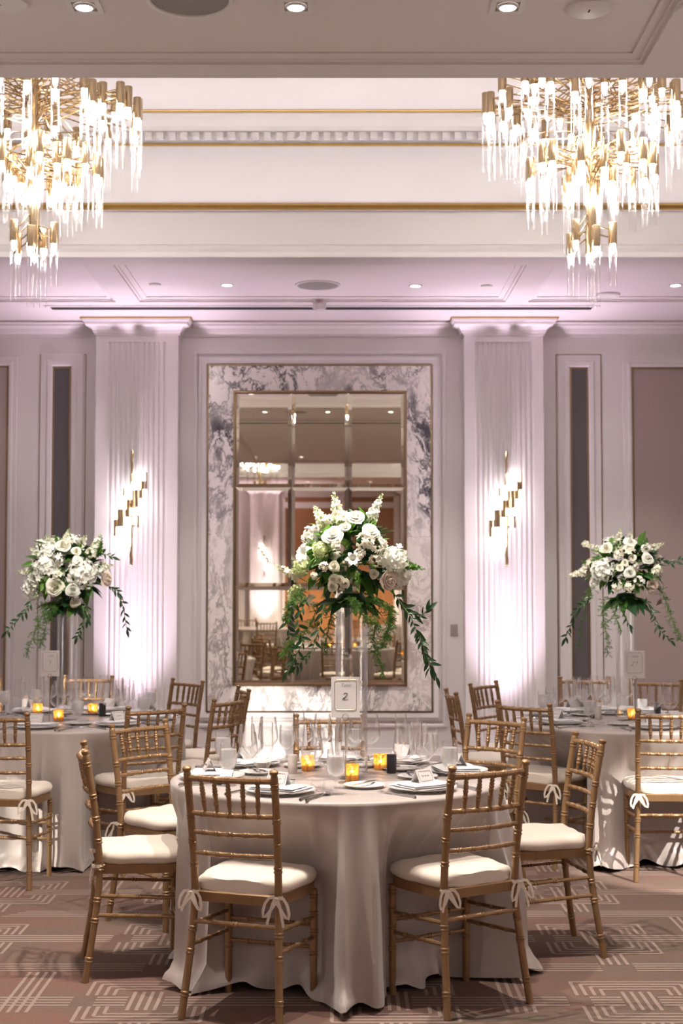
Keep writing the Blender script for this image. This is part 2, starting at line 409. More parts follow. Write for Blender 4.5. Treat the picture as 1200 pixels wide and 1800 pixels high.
def coffer(y0, y1, detail):
    mb = MB()
    for yE, s in ((y1, 1), (y0, -1)):
        low, up = coffer_profile(yE, s)
        mb.prism_x(low, XL, XR, closed=False); mb.prism_x(up, XL, XR, closed=False)
    mb.quad((XL, y0 - .75, ZC), (XR, y0 - .75, ZC), (XR, y1 + .75, ZC), (XL, y1 + .75, ZC))
    c = struct(obj('ceiling', mb, M['ceil'], smooth=30), None)
    for yE, s in ((y1, 1), (y0, -1)):
        z = lambda row, dy=0: zr(row, yF + dy)
        P = lambda dy, zz: (yE + s * dy, zz)
        def bead(dy, r0, r1, out, name='gold_bead'):
            za, zb = z(r0, dy), z(r1, dy); zm = (za + zb) / 2
            b = MB(); pr = [P(dy + .01, za), P(dy, za + .002), P(dy - out * .6, za + (zm - za) * .45), P(dy - out, zm), P(dy - out * .6, zm + (zb - zm) * .55), P(dy, zb - .002), P(dy + .01, zb)]
            b.prism_x(pr, XL + .01, XR - .01); obj(name, b, M['gold_trim'], c, smooth=30)
        bead(.06, 369.5, 356, .03); bead(.47, 257, 251, .02); bead(.26, 198, 192.5, .018)
        b = MB(); za = z(355, .1) - .015; b.box(XL + .05, XR - .05, min(yE + s * .14, yE + s * .20), max(yE + s * .14, yE + s * .20), za, za + .015)
        cs = obj('cove_strip', b, M['cove'], c, smooth=0)
        b = MB(); za = z(192, .26) - .012; b.box(XL + .05, XR - .05, min(yE + s * .36, yE + s * .44), max(yE + s * .36, yE + s * .44), za, za + .015)
        cs = obj('cove_strip', b, M['cove'], c, smooth=0)
        if detail and s > 0:
            b = MB(); zt, zb_ = z(233, .43), z(246, .45)
            b.box(-.023, .023, yE + .415, yE + .455, zb_, zt); dm = b.mesh('dentil', M['ceil'], 0)
            for k in range(-36, 37): link('dentil', dm, c, loc=(k * .0853 - .02, 0, 0))
    return c
ceil1 = coffer(yN, yF, True)
YC2 = (-5.75, -2.3)
ceil2 = coffer(YC2[0], YC2[1], False)

def soffit(name, ya, yb, yp0, yp1, xs, dep=.035, mw=.06):
    """flat underside at ZS with recessed panels xs=[(x0,x1)] between yp0..yp1"""
    mb = MB(); z = ZS
    Q = lambda x0, x1, y0, y1, zz=z: mb.quad((x0, y0, zz), (x0, y1, zz), (x1, y1, zz), (x1, y0, zz))
    Q(XL, XR, ya, yp0); Q(XL, XR, yp1, yb)
    edges = [XL] + [v for p in xs for v in p] + [XR]
    for i in range(0, len(edges), 2): Q(edges[i], edges[i + 1], yp0, yp1)
    for x0, x1 in xs:
        rings = [(0, 0), (0, .012), (.02, .012), (.022, .02), (mw * .8, dep - .008), (mw, dep - .008), (mw, dep)]
        for (a, h0), (b, h1) in zip(rings, rings[1:]):
            A = [(x0 + a, yp0 + a, z + h0), (x1 - a, yp0 + a, z + h0), (x1 - a, yp1 - a, z + h0), (x0 + a, yp1 - a, z + h0)]
            B = [(x0 + b, yp0 + b, z + h1), (x1 - b, yp0 + b, z + h1), (x1 - b, yp1 - b, z + h1), (x0 + b, yp1 - b, z + h1)]
            for k in range(4): mb.quad(A[k], A[(k + 1) % 4], B[(k + 1) % 4], B[k])
        Q(x0 + mw, x1 - mw, yp0 + mw, yp1 - mw, z + dep)
    return struct(obj(name, mb, M['ceil'], smooth=30))
PAN = [(-4.62, -1.79), (-1.60, 1.30), (1.48, 4.35)]
soffit_far = soffit('ceiling', yF, YW, at_z(600, 466, ZS).y, at_z(600, 531, ZS).y, PAN)
YT = 4.38                                     # a dark partition track splits the ceiling above the camera
soffit_mid = soffit('ceiling', YT + .03, yN, YT + .22, at_z(600, 114, ZS).y, PAN)
soffit('ceiling', YC2[1], YT - .03, YC2[1] + .22, YT - .22, PAN)
soffit('ceiling', YB, YC2[0], YB + .4, YC2[0] - .22, PAN)
b = MB(); b.box(XL, XR, YT - .03, YT + .03, ZS + .03, ZS + .05); b.box(XL, XR, YT - .036, YT - .03, ZS - .002, ZS + .05); b.box(XL, XR, YT + .03, YT + .036, ZS - .002, ZS + .05)
struct(obj('trim_2', b, M['black'], smooth=0), 'dark partition track across the ceiling, seen in the mirror')
# air slot by the wall
b = MB(); xa, xb = at_z(90, 541, ZS).x, at_z(1040, 541, ZS).x
ya, yb = at_z(600, 538.5, ZS).y, at_z(600, 543.5, ZS).y
b.box(xa, xb, ya, yb, ZS - .004, ZS + .02)
slot = tag(obj('air_slot', b, M['black'], smooth=0), 'long thin black air slot in the ceiling by the wall', 'vent')
b = MB(); f = .045
for bx in ((xa - f, xb + f, ya - f, ya), (xa - f, xb + f, yb, yb + f), (xa - f, xa, ya, yb), (xb, xb + f, ya, yb)):
    b.box(bx[0], bx[1], bx[2], bx[3], ZS - .006, ZS + .004)
obj('slot_frame', b, M['ceil'], slot, smooth=0)

# mirror wall ------------------------------------------------------------------
b = MB(); b.box(XL, XR, YW, YW + .15, 0, ZS + .05)
wall_back = struct(obj('wall_back', b, M['paint'], smooth=0), 'white panelled wall holding the marble framed mirror')
def wx(px, y=YW): return at_y(px, 1000, y).x
def wz(py, y=YW): return at_y(600, py, y).z
# crown
def crown(x0, x1, proj, ztop, zbot, yw, name='crown_moulding', parent=None, gold=True):
    b = MB(); h = ztop - zbot
    pr = [(yw + .02, zbot), (yw - .012, zbot), (yw - .012, zbot + .02), (yw - .022, zbot + .022), (yw - .03, zbot + h * .25), (yw - proj * .45, zbot + h * .5),
          (yw - proj * .78, zbot + h * .66), (yw - proj * .8, zbot + h * .78), (yw - proj, zbot + h * .85), (yw - proj, ztop), (yw + .02, ztop)]
    b.prism_x(pr, x0, x1)
    return obj(name, b, M['paint'], parent, smooth=25)
YP = 11.92                                                  # pilaster face
PIL = [(wx(165.5, YP), wx(311, YP)), (wx(817, YP), wx(957, YP))]
zct, zcb = wz(563, YW - .1), wz(592, YW)
segs = [(XL, PIL[0][0]), (PIL[0][1], PIL[1][0]), (PIL[1][1], XR)]
for x0, x1 in segs:
    crown(x0, x1, .10, zct, zcb, YW, parent=wall_back)
    b = MB(); b.prism_x([(YW - .112, zct - .004), (YW - .112, zct + .008), (YW - .1, zct + .01), (YW - .09, zct - .004)], x0, x1); obj('gold_bead', b, M['gold_trim'], wall_back)
    b = MB(); pr = [(YW + .01, 0), (YW - .03, 0), (YW - .03, .13), (YW - .018, .15), (YW - .014, .185), (YW + .01, .19)]; b.prism_x(pr, x0, x1)
    struct(obj('baseboard_back', b, M['paint'], smooth=25))
    b = MB(); zz = wz(1272, YW)
# pilasters with flutes and flared capitals
def pilaster(x0, x1, yface, yw, face=-1, name='pilaster'):
    """fluted pilaster; face=-1 looks towards -y"""
    t = struct(empty(name, ((x0 + x1) / 2, yw, 0))); w = x1 - x0; hw = w / 2
    d = abs(yw - yface)
    Yl = lambda yy: -face * (-(yy))                          # local: wall plane 0, room side is face*y
    zc = zr(590, YP)
    n = 12; fx0, fx1 = -.253, .253; step = (fx1 - fx0) / n
    pts = [(-hw, 0), (-hw, d)]
    fl = [(fx0, d)]
    for k in range(n):
        a = fx0 + k * step
        fl += [(a + step * .30, d), (a + step * .36, d - .010), (a + step * .52, d - .014), (a + step * .72, d - .014), (a + step * .90, d - .010), (a + step * .97, d)]
    fl.append((fx1, d))
    ztopf = zr(601, YP); zbotf = .26
    b = MB()
    def band(prof, z0, z1):
        o = len(b.v); L = len(prof)
        for zz in (z0, z1):
            for (x, y) in prof: b.v.append((x, face * y, zz))
        for i in range(L - 1):
            q = (o + i, o + i + 1, o + L + i + 1, o + L + i)
            b.f.append(q if face < 0 else q[::-1])
    prof = pts + fl + [(hw, d), (hw, 0)]
    flat = [(-hw, 0), (-hw, d)] + [(x, d) for x, y in fl] + [(hw, d), (hw, 0)]
    band(flat, 0, zbotf); band(prof, zbotf, ztopf); band(flat, ztopf, zc + .02)
    o = len(b.v); L = len(prof)                               # flute ends
    for zz in (zbotf, ztopf):
        a = [(x, face * d, zz) for x, y in fl]; c = [(x, face * y, zz) for x, y in fl]
        for i in range(len(fl) - 1):
            b.quad(a[i], a[i + 1], c[i + 1], c[i])
    obj('shaft', b, M['paint'], t, smooth=25)
    b = MB(); h = ZS - zc                                    # capital: flared rings
    prof_c = [(0, .0), (.012, .0), (.012, .018), (.02, .02), (.028, .045), (.05, .07), (.085, .085), (.09, .105), (.098, .11), (.112, .135), (.112, h - .008)]
    for (a0, h0), (a1, h1) in zip(prof_c, prof_c[1:]):
        A = [(-hw - a0, 0), (-hw - a0, d + a0), (hw + a0, d + a0), (hw + a0, 0)]
        B = [(-hw - a1, 0), (-hw - a1, d + a1), (hw + a1, d + a1), (hw + a1, 0)]
        for k in range(3):
            b.quad((A[k][0], face * A[k][1], zc + h0), (A[k + 1][0], face * A[k + 1][1], zc + h0), (B[k + 1][0], face * B[k + 1][1], zc + h1), (B[k][0], face * B[k][1], zc + h1))
    obj('capital', b, M['paint'], t, smooth=25)
    b = MB(); a = .118
    yy = face * (d + a)
    b.box(-hw - a, hw + a, min(0, yy), max(0, yy), ZS - .014, ZS - .002)
    obj('gold_edge', b, M['gold_trim'], t, smooth=0)
    b = MB(); yy = face * (d + .02); b.box(-hw - .02, hw + .02, min(0, yy), max(0, yy), 0, .2)
    obj('plinth', b, M['paint'], t, smooth=0)
    return t
for x0, x1 in PIL: pilaster(x0, x1, YP, YW)

# framed panels of the wall: moulding frame + fabric + bronze edge
MOULD = [(0, .0), (0, .012), (.008, .022), (.03, .024), (.04, .016), (.06, .014), (.075, .012), (.078, 0)]
def wall_panel(px0, px1, py0, py1, mould_px, mat, name, edge=True):
    x0, x1, z1, z0 = wx(px0), wx(px1), wz(py0), wz(py1)
    b = MB(); b.box(x0, x1, YW - .006, YW + .01, z0, z1); f = obj(name, b, mat, wall_back, smooth=0)
    if edge:
        b = MB(); b.loop_prism((x0, x1, z0, z1, YW), [(-.012, .0), (-.012, .012), (.006, .012), (.006, 0)]); obj('bronze_edge', b, M['bronze_edge'], f, smooth=0)
    k = mould_px * YW / 2500 / .078
    b = MB(); b.loop_prism((x0 - .004, x1 + .004, z0 - .004, z1 + .004, YW), [(a * k, c) for a, c in MOULD]); obj('moulding', b, M['paint'], f, smooth=25)
    return f
wall_panel(90.5, 121.5, 645, 1248, 22, M['fabric_dark'], 'fabric_panel')
wall_panel(1004.5, 1035.5, 646.5, 1248, 22, M['fabric_dark'], 'fabric_panel')
wall_panel(1113.5, 1420, 646.5, 1248, 15, M['fabric_rose'], 'fabric_panel')
wall_panel(-290, 11, 644, 1248, 15, M['fabric_rose'], 'fabric_panel')
# thin groove round the narrow panels
for a, c in ((68.5, 147), (980.5, 1058)):
    b = MB(); b.loop_prism((wx(a), wx(c), wz(1270), wz(624.5), YW), [(0, 0), (0, .006), (.008, .006), (.008, 0)]); obj('groove', b, M['bronze_edge'], wall_back, smooth=0)
# marble surround with mirror
surr = struct(empty('trim_1', (wx(561), YW, 0)), 'veined violet and white marble surround of the mirror')
sx = lambda px: wx(px) - surr.location.x
XO0, XO1, ZO1, ZO0 = sx(366), sx(757), wz(644), wz(1249)
XI0, XI1, ZI1, ZI0 = sx(410.5), sx(714), wz(688), wz(1204.5)
zj = wz(944)
def slab(pts, seed, dark=(.06, .05, .065), vein=1):
    b = MB(); n = len(pts)
    b.v = [(x, -.03, z) for x, z in pts] + [(x, 0, z) for x, z in pts]
    b.f = [tuple(range(n))] + [(i, i + n, (i + 1) % n + n, (i + 1) % n) for i in range(n)]
    obj('marble_slab', b, marble_mat('violet_marble', seed, dark, vein), surr, smooth=0)
e = .0012
slab([(XO0, ZO1), (XI0 + e, ZI1 + e), (XI1 - e, ZI1 + e), (XO1, ZO1)], 1)
slab([(XO0, ZO1 - e), (XO0, zj + e), (XI0, zj + e), (XI0, ZI1)], 2)
slab([(XO0, zj - e), (XO0, ZO0 + e), (XI0, ZI0), (XI0, zj - e)], 3, (.20, .17, .18), .9)
slab([(XO1, ZO1 - e), (XI1, ZI1), (XI1, zj + e), (XO1, zj + e)], 4, (.045, .04, .06), 1)
slab([(XO1, zj - e), (XI1, zj - e), (XI1, ZI0), (XO1, ZO0 + e)], 5, (.28, .22, .21), .7)
slab([(XO0, ZO0), (XO1, ZO0), (XI1 - e, ZI0 - e), (XI0 + e, ZI0 - e)], 6, (.07, .055, .065))
b = MB(); b.loop_prism((XO0, XO1, ZO0, ZO1, 0), [(0, .0), (0, .036), (.011, .036), (.011, 0)]); obj('bronze_edge', b, M['bronze_edge'], surr, smooth=0)
b = MB(); b.loop_prism((XO0 - .011, XO1 + .011, ZO0 - .011, ZO1 + .011, 0), [(0, 0), (0, .02), (.01, .032), (.045, .034), (.06, .022), (.075, .018), (.078, 0)]); obj('moulding', b, M['paint'], surr, smooth=25)
b = MB(); b.loop_prism((XO0 - .10, XO1 + .10, ZO0 - .11, ZO1 + .10, 0), [(0, 0), (0, .014), (.012, .018), (.03, .014), (.032, 0)]); obj('moulding', b, M['paint'], surr, smooth=25)
# mirror thing
mir = tag(empty('wall_mirror', (wx(561), YW - .012, wz(946))), 'large wall mirror of nine panes in a bronze frame', 'mirror')
mzc = mir.location.z
X0, X1 = XI0 + .014, XI1 - .014; Z1, Z0 = ZI1 - mzc - .016, ZI0 - mzc + .014
b = MB(); b.loop_prism((X0, X1, Z0, Z1, 0), [(0, .0), (0, .030), (.004, .036), (.014, .036), (.018, .03), (.018, 0)]); obj('frame', b, M['bronze_edge'], mir, smooth=25)
cols = [X0, sx(512), sx(612), X1]; rows = [Z0, wz(1031) - mzc, wz(857) - mzc, Z1]
bev = .03
for i in range(3):
    for j in range(3):
        a, c, z0, z1 = cols[i] + .0006, cols[i + 1] - .0006, rows[j] + .0006, rows[j + 1] - .0006
        yb_, yt = -.008, -.0125
        b = MB()
        O = [(a, yb_, z0), (c, yb_, z0), (c, yb_, z1), (a, yb_, z1)]; I = [(a + bev, yt, z0 + bev), (c - bev, yt, z0 + bev), (c - bev, yt, z1 - bev), (a + bev, yt, z1 - bev)]
        b.add(O + I, [(4, 5, 6, 7), (0, 1, 5, 4), (1, 2, 6, 5), (2, 3, 7, 6), (3, 0, 4, 7)])
        obj('mirror_pane', b, M['mirror'], mir, smooth=0)
# control plate
p = at_y(797.5, 1108, YW)
cp = tag(empty('control_plate', (p.x, YW, p.z)), 'small satin metal control plate on the wall beside the mirror', 'wall control')
b = MB(); b.box(-.031, .031, -.008, 0, -.05, .05); obj('plate', b, M['plate_metal'], cp, smooth=0)
for q in (-.014, .014):
    b = MB(); b.box(q - .010, q + .010, -.013, -.008, -.032, .032); obj('button', b, M['plate_metal'], cp, smooth=0)

# the other walls ---------------------------------------------------------------
b = MB(); b.box(XR, XR + .1, YB, YW, 0, ZC); struct(obj('wall_right', b, M['paint'], smooth=0))
# left wall with three tall windows that let the low sun in
WIN = [(2.75, 3.55, .9, 1.85), (5.45, 6.45, 1.3, 2.45)]
b = MB(); yy = YB
for a, c, w0, w1 in WIN:
    b.box(XL - .12, XL, yy, a, 0, ZC); b.box(XL - .12, XL, a, c, 0, w0); b.box(XL - .12, XL, a, c, w1, ZC); yy = c
b.box(XL - .12, XL, yy, YW, 0, ZC); struct(obj('wall_left', b, M['paint'], smooth=0))
for i, (a, c, w0, w1) in enumerate(WIN):
    w = struct(empty('window_%d' % (i + 1), (XL - .06, (a + c) / 2, w0))); hw = (c - a) / 2; hh = w1 - w0
    b = MB(); b.box(-.03, .03, -hw, -hw + .03, 0, hh); b.box(-.03, .03, hw - .03, hw, 0, hh); b.box(-.03, .03, -hw + .03, hw - .03, 0, .03); b.box(-.03, .03, -hw + .03, hw - .03, hh - .03, hh)
    b.box(-.01, .01, -.012, .012, .03, hh - .03)
    obj('window_frame', b, M['paint'], w, smooth=0)
    b = MB(); b.quad((0, -hw, 0), (0, hw, 0), (0, hw, hh), (0, -hw, hh)); obj('pane', b, M['glass'], w, smooth=0)
# rear wall, seen in the mirror: pilasters and wood doors between white posts
b = MB(); b.box(XL, XR, YB - .15, YB, 0, ZS + .05); wall_rear = struct(obj('wall_rear', b, M['paint'], smooth=0))
for xc in (-5.2, -1.82, 1.72, 4.9):
    pilaster(xc - .34, xc + .34, YB + .18, YB, face=1)
b = MB(); b.box(-1.40, 1.34, YB, YB + .02, 0, 3.62); db = struct(obj('door_1', b, M['wood'], smooth=0), 'walnut doors between white posts seen in the mirror')
for x0, x1 in ((-.16, .06), (-1.40, -1.34), (1.24, 1.36)):
    b = MB(); b.box(x0, x1, YB + .02, YB + .08, 0, 3.62); obj('door_post', b, M['paint'], db, smooth=0)
b = MB(); b.box(-1.40, 1.36, YB + .02, YB + .075, 3.36, 3.50); obj('door_head', b, M['paint'], db, smooth=0)
for xd in (-.76, .64):
    b = MB(); b.tube([(xd, YB + .08, .95), (xd, YB + .08, 1.35)], .014, 8); obj('door_handle', b, M['brass'], db)

# ------------------------------------------------------------------ ceiling fixtures
def light(kind, name, parent, loc, energy, color, rot=(0, 0, 0), **kw):
    l = bpy.data.lights.new(name, kind); l.energy = energy; l.color = color
    for k, v in kw.items(): setattr(l, k, v)
    o = bpy.data.objects.new(name, l); COL.objects.link(o); o.parent = parent; o.location = loc; o.rotation_euler = rot
    return o
WARM = (1.0, .90, .80)
# square downlights in the near soffit panel
ZP = ZS + .035
def square_downlight(p, label, power=60, aim=None):
    t = tag(empty('downlight', p), label, 'ceiling light', 'square downlights in the near ceiling panel')
    b = MB(); s0, s1 = .068, .046
    for a in ((-s0, s0, -s0, -s1), (-s0, s0, s1, s0), (-s0, -s1, -s1, s1), (s1, s0, -s1, s1)): b.box(a[0], a[1], a[2], a[3], -.006, 0)
    obj('trim_plate', b, M['plastic'], t, smooth=0)
    b = MB()
    b.add([(-s1, -s1, -.004), (s1, -s1, -.004), (s1, s1, -.004), (-s1, s1, -.004)], [(3, 2, 1, 0)]); obj('housing', b, M['grille'], t, smooth=0)
    b = MB(); b.lathe([(.042, -.0045), (.040, -.010), (.033, -.012)], 24); obj('lamp_ring', b, M['plastic'], t)
    b = MB(); b.lathe([(.036, -.0065), (.0, -.0065)], 24); obj('lamp', b, M['lamp_disc'], t)
    light('SPOT', 'lamp_beam', t, (0, 0, -.03), power, WARM, spot_size=math.radians(110), spot_blend=.8, shadow_soft_size=.03)
    if aim:                                               # tilted pin beam of the same fitting, thrown on the flowers
        d = (Vector(aim) - Vector(p)).normalized()
        light('SPOT', 'pin_beam', t, (0, 0, -.03), 175 if abs(aim[0]) > 1 else 55, (1, .95, .88), rot=(-d).to_track_quat('Z', 'Y').to_euler(), spot_size=math.radians(15), spot_blend=.6, shadow_soft_size=.03)
    return t
for px, lab, aim in ((148, 'lit square downlight at the left of the near ceiling', (-1.68, 8.5, 1.70)), (520, 'lit square downlight in the middle of the near ceiling', (.02, 5.98, 1.66)), (892, 'lit square downlight at the right of the near ceiling', (1.72, 8.5, 1.72))):
    square_downlight(at_z(px, 9.5, ZP), lab, aim=aim)
for x, y, w_ in ((-1.55, -1.2, 'left'), (-.72, -1.2, 'middle'), (.11, -1.2, 'right')):
    square_downlight(Vector((x, y, ZP)), 'square downlight of the rear ceiling row, %s one seen in the mirror' % w_, 60)
for x, w_ in ((-.75, 'left'), (.65, 'right')):
    square_downlight(Vector((x, -7.5, ZP)), 'square downlight by the rear doors, %s one seen in the mirror' % w_, 270)
def round_downlight(px, py, lit, label, group):
    p = at_z(px, py, ZP); t = tag(empty('recessed_light', p), label, 'ceiling light', group)
    b = MB(); b.lathe([(.050, 0), (.050, -.006), (.040, -.007), (.036, 0)], 24); obj('trim_ring', b, M['plastic'], t)
    b = MB(); b.lathe([(.037, -.003), (0, -.003)], 24); obj('lamp', b, M['lamp_disc'] if lit else M['grille'], t)
    if lit: light('SPOT', 'lamp_beam', t, (0, 0, -.03), 40, WARM, spot_size=math.radians(90), spot_blend=.8, shadow_soft_size=.03)
round_downlight(399, 500.5, True, 'lit round downlight above the left end of the mirror', 'round downlights by the wall')
round_downlight(730, 502, True, 'lit round downlight above the right end of the mirror', 'round downlights by the wall')
round_downlight(1187, 501, True, 'lit round downlight at the right edge near the wall', 'round downlights by the wall')
def disc(px, py, r, label, name='sprinkler_cover', cat='sprinkler', h=.012, z=ZP):
    t = tag(empty(name, at_z(px, py, z)), label, cat)
    b = MB(); b.lathe([(r, 0), (r, -h * .7), (r * .94, -h), (0, -h)], 28); obj('cover', b, M['plastic'], t)
    return t
for px, py, lab in ((272, 499, 'flat white sprinkler cover left of the mirror axis in the far ceiling'), (855, 502, 'flat white sprinkler cover above the right pilaster in the far ceiling')):
    disc(px, py, .045, lab)
disc(1068, 517, .095, 'wide white ceiling disc behind the right chandelier', 'ceiling_disc', 'detector', .02)
t = disc(1035, 13, .088, 'round white ceiling disc with a small slot beside the right downlight', 'ceiling_disc', 'detector', .014)
b = MB(); b.box(-.003, .003, -.012, .012, -.016, -.0138); obj('slot', b, M['black'], t, smooth=0)
t = disc(14, 2, .078, 'round white ceiling disc at the top left corner', 'ceiling_disc', 'detector', .014)
b = MB(); b.lathe([(.004, -.016), (0, -.016)], 8, c=(-.03, -.0, 0)); obj('slot', b, M['black'], t)
disc(1218, 14, .07, 'round white ceiling disc at the top right corner', 'ceiling_disc', 'detector', .014, ZS)
def speaker(px, py, rx, label):
    p = at_z(px, py, ZP); t = tag(empty('ceiling_speaker', p), label, 'speaker')
    b = MB(); b.lathe([(rx + .018, 0), (rx + .016, -.008), (rx, -.010), (rx - .003, -.004)], 40); obj('rim', b, M['plastic'], t)
    b = MB(); b.lathe([(rx, -.004), (rx * .6, -.006), (0, -.0065)], 40); obj('grille', b, M['grille'], t)
speaker(333, -2, .155, 'large round grey ceiling speaker in the near ceiling')
speaker(558.5, 500.5, .155, 'round grey ceiling speaker above the mirror')
p = at_z(561.5, 524, ZP)
fs = tag(empty('fire_strobe', p), 'small clear fire alarm strobe lettered FIRE on the ceiling', 'fire alarm')
b = MB(); b.lathe([(.088, 0), (.088, -.008), (.075, -.014), (0, -.015)], 28); obj('base', b, M['plastic'], fs)
b = MB(); b.lathe([(.056, -.014), (.054, -.05), (.056, -.075), (.046, -.095), (.02, -.102), (0, -.102)], 24); obj('lens', b, translucent('strobe_lens', (.8, .76, .75), (.85, .82, .82), .3, .2, .12, 60), fs)
def text(name, body, size, mat, parent, loc, rot, shear=0, ext=.0006, align='CENTER'):
    c = bpy.data.curves.new(name, 'FONT'); c.body = body; c.size = size; c.align_x = align; c.align_y = 'CENTER'; c.shear = shear; c.extrude = ext; c.offset = -size * .012
    c.materials.append(mat); tmp = bpy.data.objects.new(name, c); COL.objects.link(tmp); me = bpy.data.meshes.new_from_object(tmp.evaluated_get(bpy.context.evaluated_depsgraph_get())); bpy.data.objects.remove(tmp)
    o = bpy.data.objects.new(name, me); COL.objects.link(o); o.parent = parent; o.location = loc; o.rotation_euler = rot; return o
text('lettering', 'FIRE', .031, M['red_ink'], fs, (0, -.0562, -.034), (PI / 2, 0, 0))

# unseen spotlight, added right of the view to throw the bright patch on the right table
p = Vector((3.3, 4.9, ZS)); t = tag(empty('added_spotlight', p), 'small white spotlight added outside the view to brighten the right table', 'ceiling light')
b = MB(); b.lathe([(0, 0), (.05, 0), (.05, -.012), (0, -.012)], 20); obj('base', b, M['plastic'], t)
aim = (Vector((1.92, 7.72, .36)) - p).normalized(); q = (-aim).to_track_quat('Z', 'Y').to_matrix().to_4x4()
b = MB(); b.xf(Matrix.Translation((0, 0, -.07)) @ q, (lambda m: (m.lathe([(0, .05), (.035, .05), (.038, -.05), (.032, -.05), (.03, -.02), (0, -.02)], 20), m)[1])(MB())); b.tube([(0, 0, -.01), (0, 0, -.06)], .01, 8); obj('head', b, M['plastic'], t)
l = light('SPOT', 'lamp_beam', t, Vector((0, 0, -.07)) + aim * .06, 420, (1, .95, .88), rot=q.to_euler(), spot_size=math.radians(14), spot_blend=.45, shadow_soft_size=.01)

# ------------------------------------------------------------------ chandeliers
def make_chandelier(loc, label, arms=True):
    t = tag(empty('chandelier', loc), label, 'chandelier', 'brass and glass tube chandeliers')
    rng = random.Random(3)
    zt = ZC - loc[2]
    b = MB(); b.tube([(0, 0, zt), (0, 0, 4.45 - loc[2]), (0, 0, 4.4 - loc[2]), (0, 0, 3.46 - loc[2])], [.016, .016, .032, .03], 12); obj('stem', b, M['brass'], t)
    b = MB(); b.lathe([(0, zt), (.14, zt), (.14, zt - .03), (.02, zt - .05)], 24); obj('ceiling_canopy', b, M['brass'], t)
    cup = MB(); cup.lathe([(.0, .125), (.0235, .125), (.025, .122), (.025, 0), (.021, 0), (.021, .06)], 12); cupm = cup.mesh('lamp_cup', M['brass'])
    bl = MB(); bl.lathe([(.006, .03), (.014, .01), (.0155, -.015), (.012, -.04), (.0, -.052)], 8); blm = bl.mesh('bulb', M['bulb'])
    gls = []
    for L in (.24, .29, .34):
        g = MB(); g.lathe([(.0225, .0), (.0225, -L), (.0205, -L)], 14); gls.append(g.mesh('glass_tube', M['tube_glass']))
    tiers = [(.60, 21, 4.25, .06), (.50, 15, 4.29, .07), (.36, 9, 4.30, .05), (.37, 14, 3.93, .05), (.26, 9, 3.90, .06), (.14, 5, 3.86, .05), (.12, 5, 3.49, .03), (.03, 1, 3.47, 0)]
    for R, n, z, j in tiers:
        for k in range(n):
            a = 2 * PI * (k + rng.uniform(-.3, .3)) / n; r = R * rng.uniform(.93, 1.03)
            p = Vector((r * math.cos(a), r * math.sin(a), z + rng.uniform(-j, j) - loc[2]))
            c = link('lamp_cup', cupm, t, loc=p)
            link('bulb', blm, c); link('glass_tube', gls[rng.randrange(3)], c)
            if arms and r > .05:
                b = MB(); q = Vector((0, 0, 0)) - Vector((p.x, p.y, 0)); qd = q.normalized()
                zh = rng.uniform(-.10, .16) if z > 4 else rng.uniform(-.05, .12)
                for dz in (.09, .045):
                    b.tube([qd * .02 + Vector((0, 0, dz)), q * .35 + Vector((0, 0, dz + zh * .2)), q * .72 + Vector((0, 0, dz + zh)), q * .96 + Vector((0, 0, dz + zh * 1.1))], .0045, 5, caps=False)
                obj('arm', b, M['brass'], c)
    return t
CH_Y = 8.05
ch_r = make_chandelier((at_y(1038, 400, CH_Y).x, CH_Y, 3.2), 'right tiered brass chandelier of glass tubes')
ch_l = make_chandelier((at_y(60, 400, CH_Y).x, CH_Y, 3.2), 'left tiered brass chandelier of glass tubes, cut by the frame')
for x, lab in ((-1.62, 'brass chandelier behind the camera, seen in the upper left mirror panes'), (1.62, 'brass chandelier behind the camera, seen in the upper right mirror panes')):
    make_chandelier((x, -4.0, 3.2), lab, arms=False)

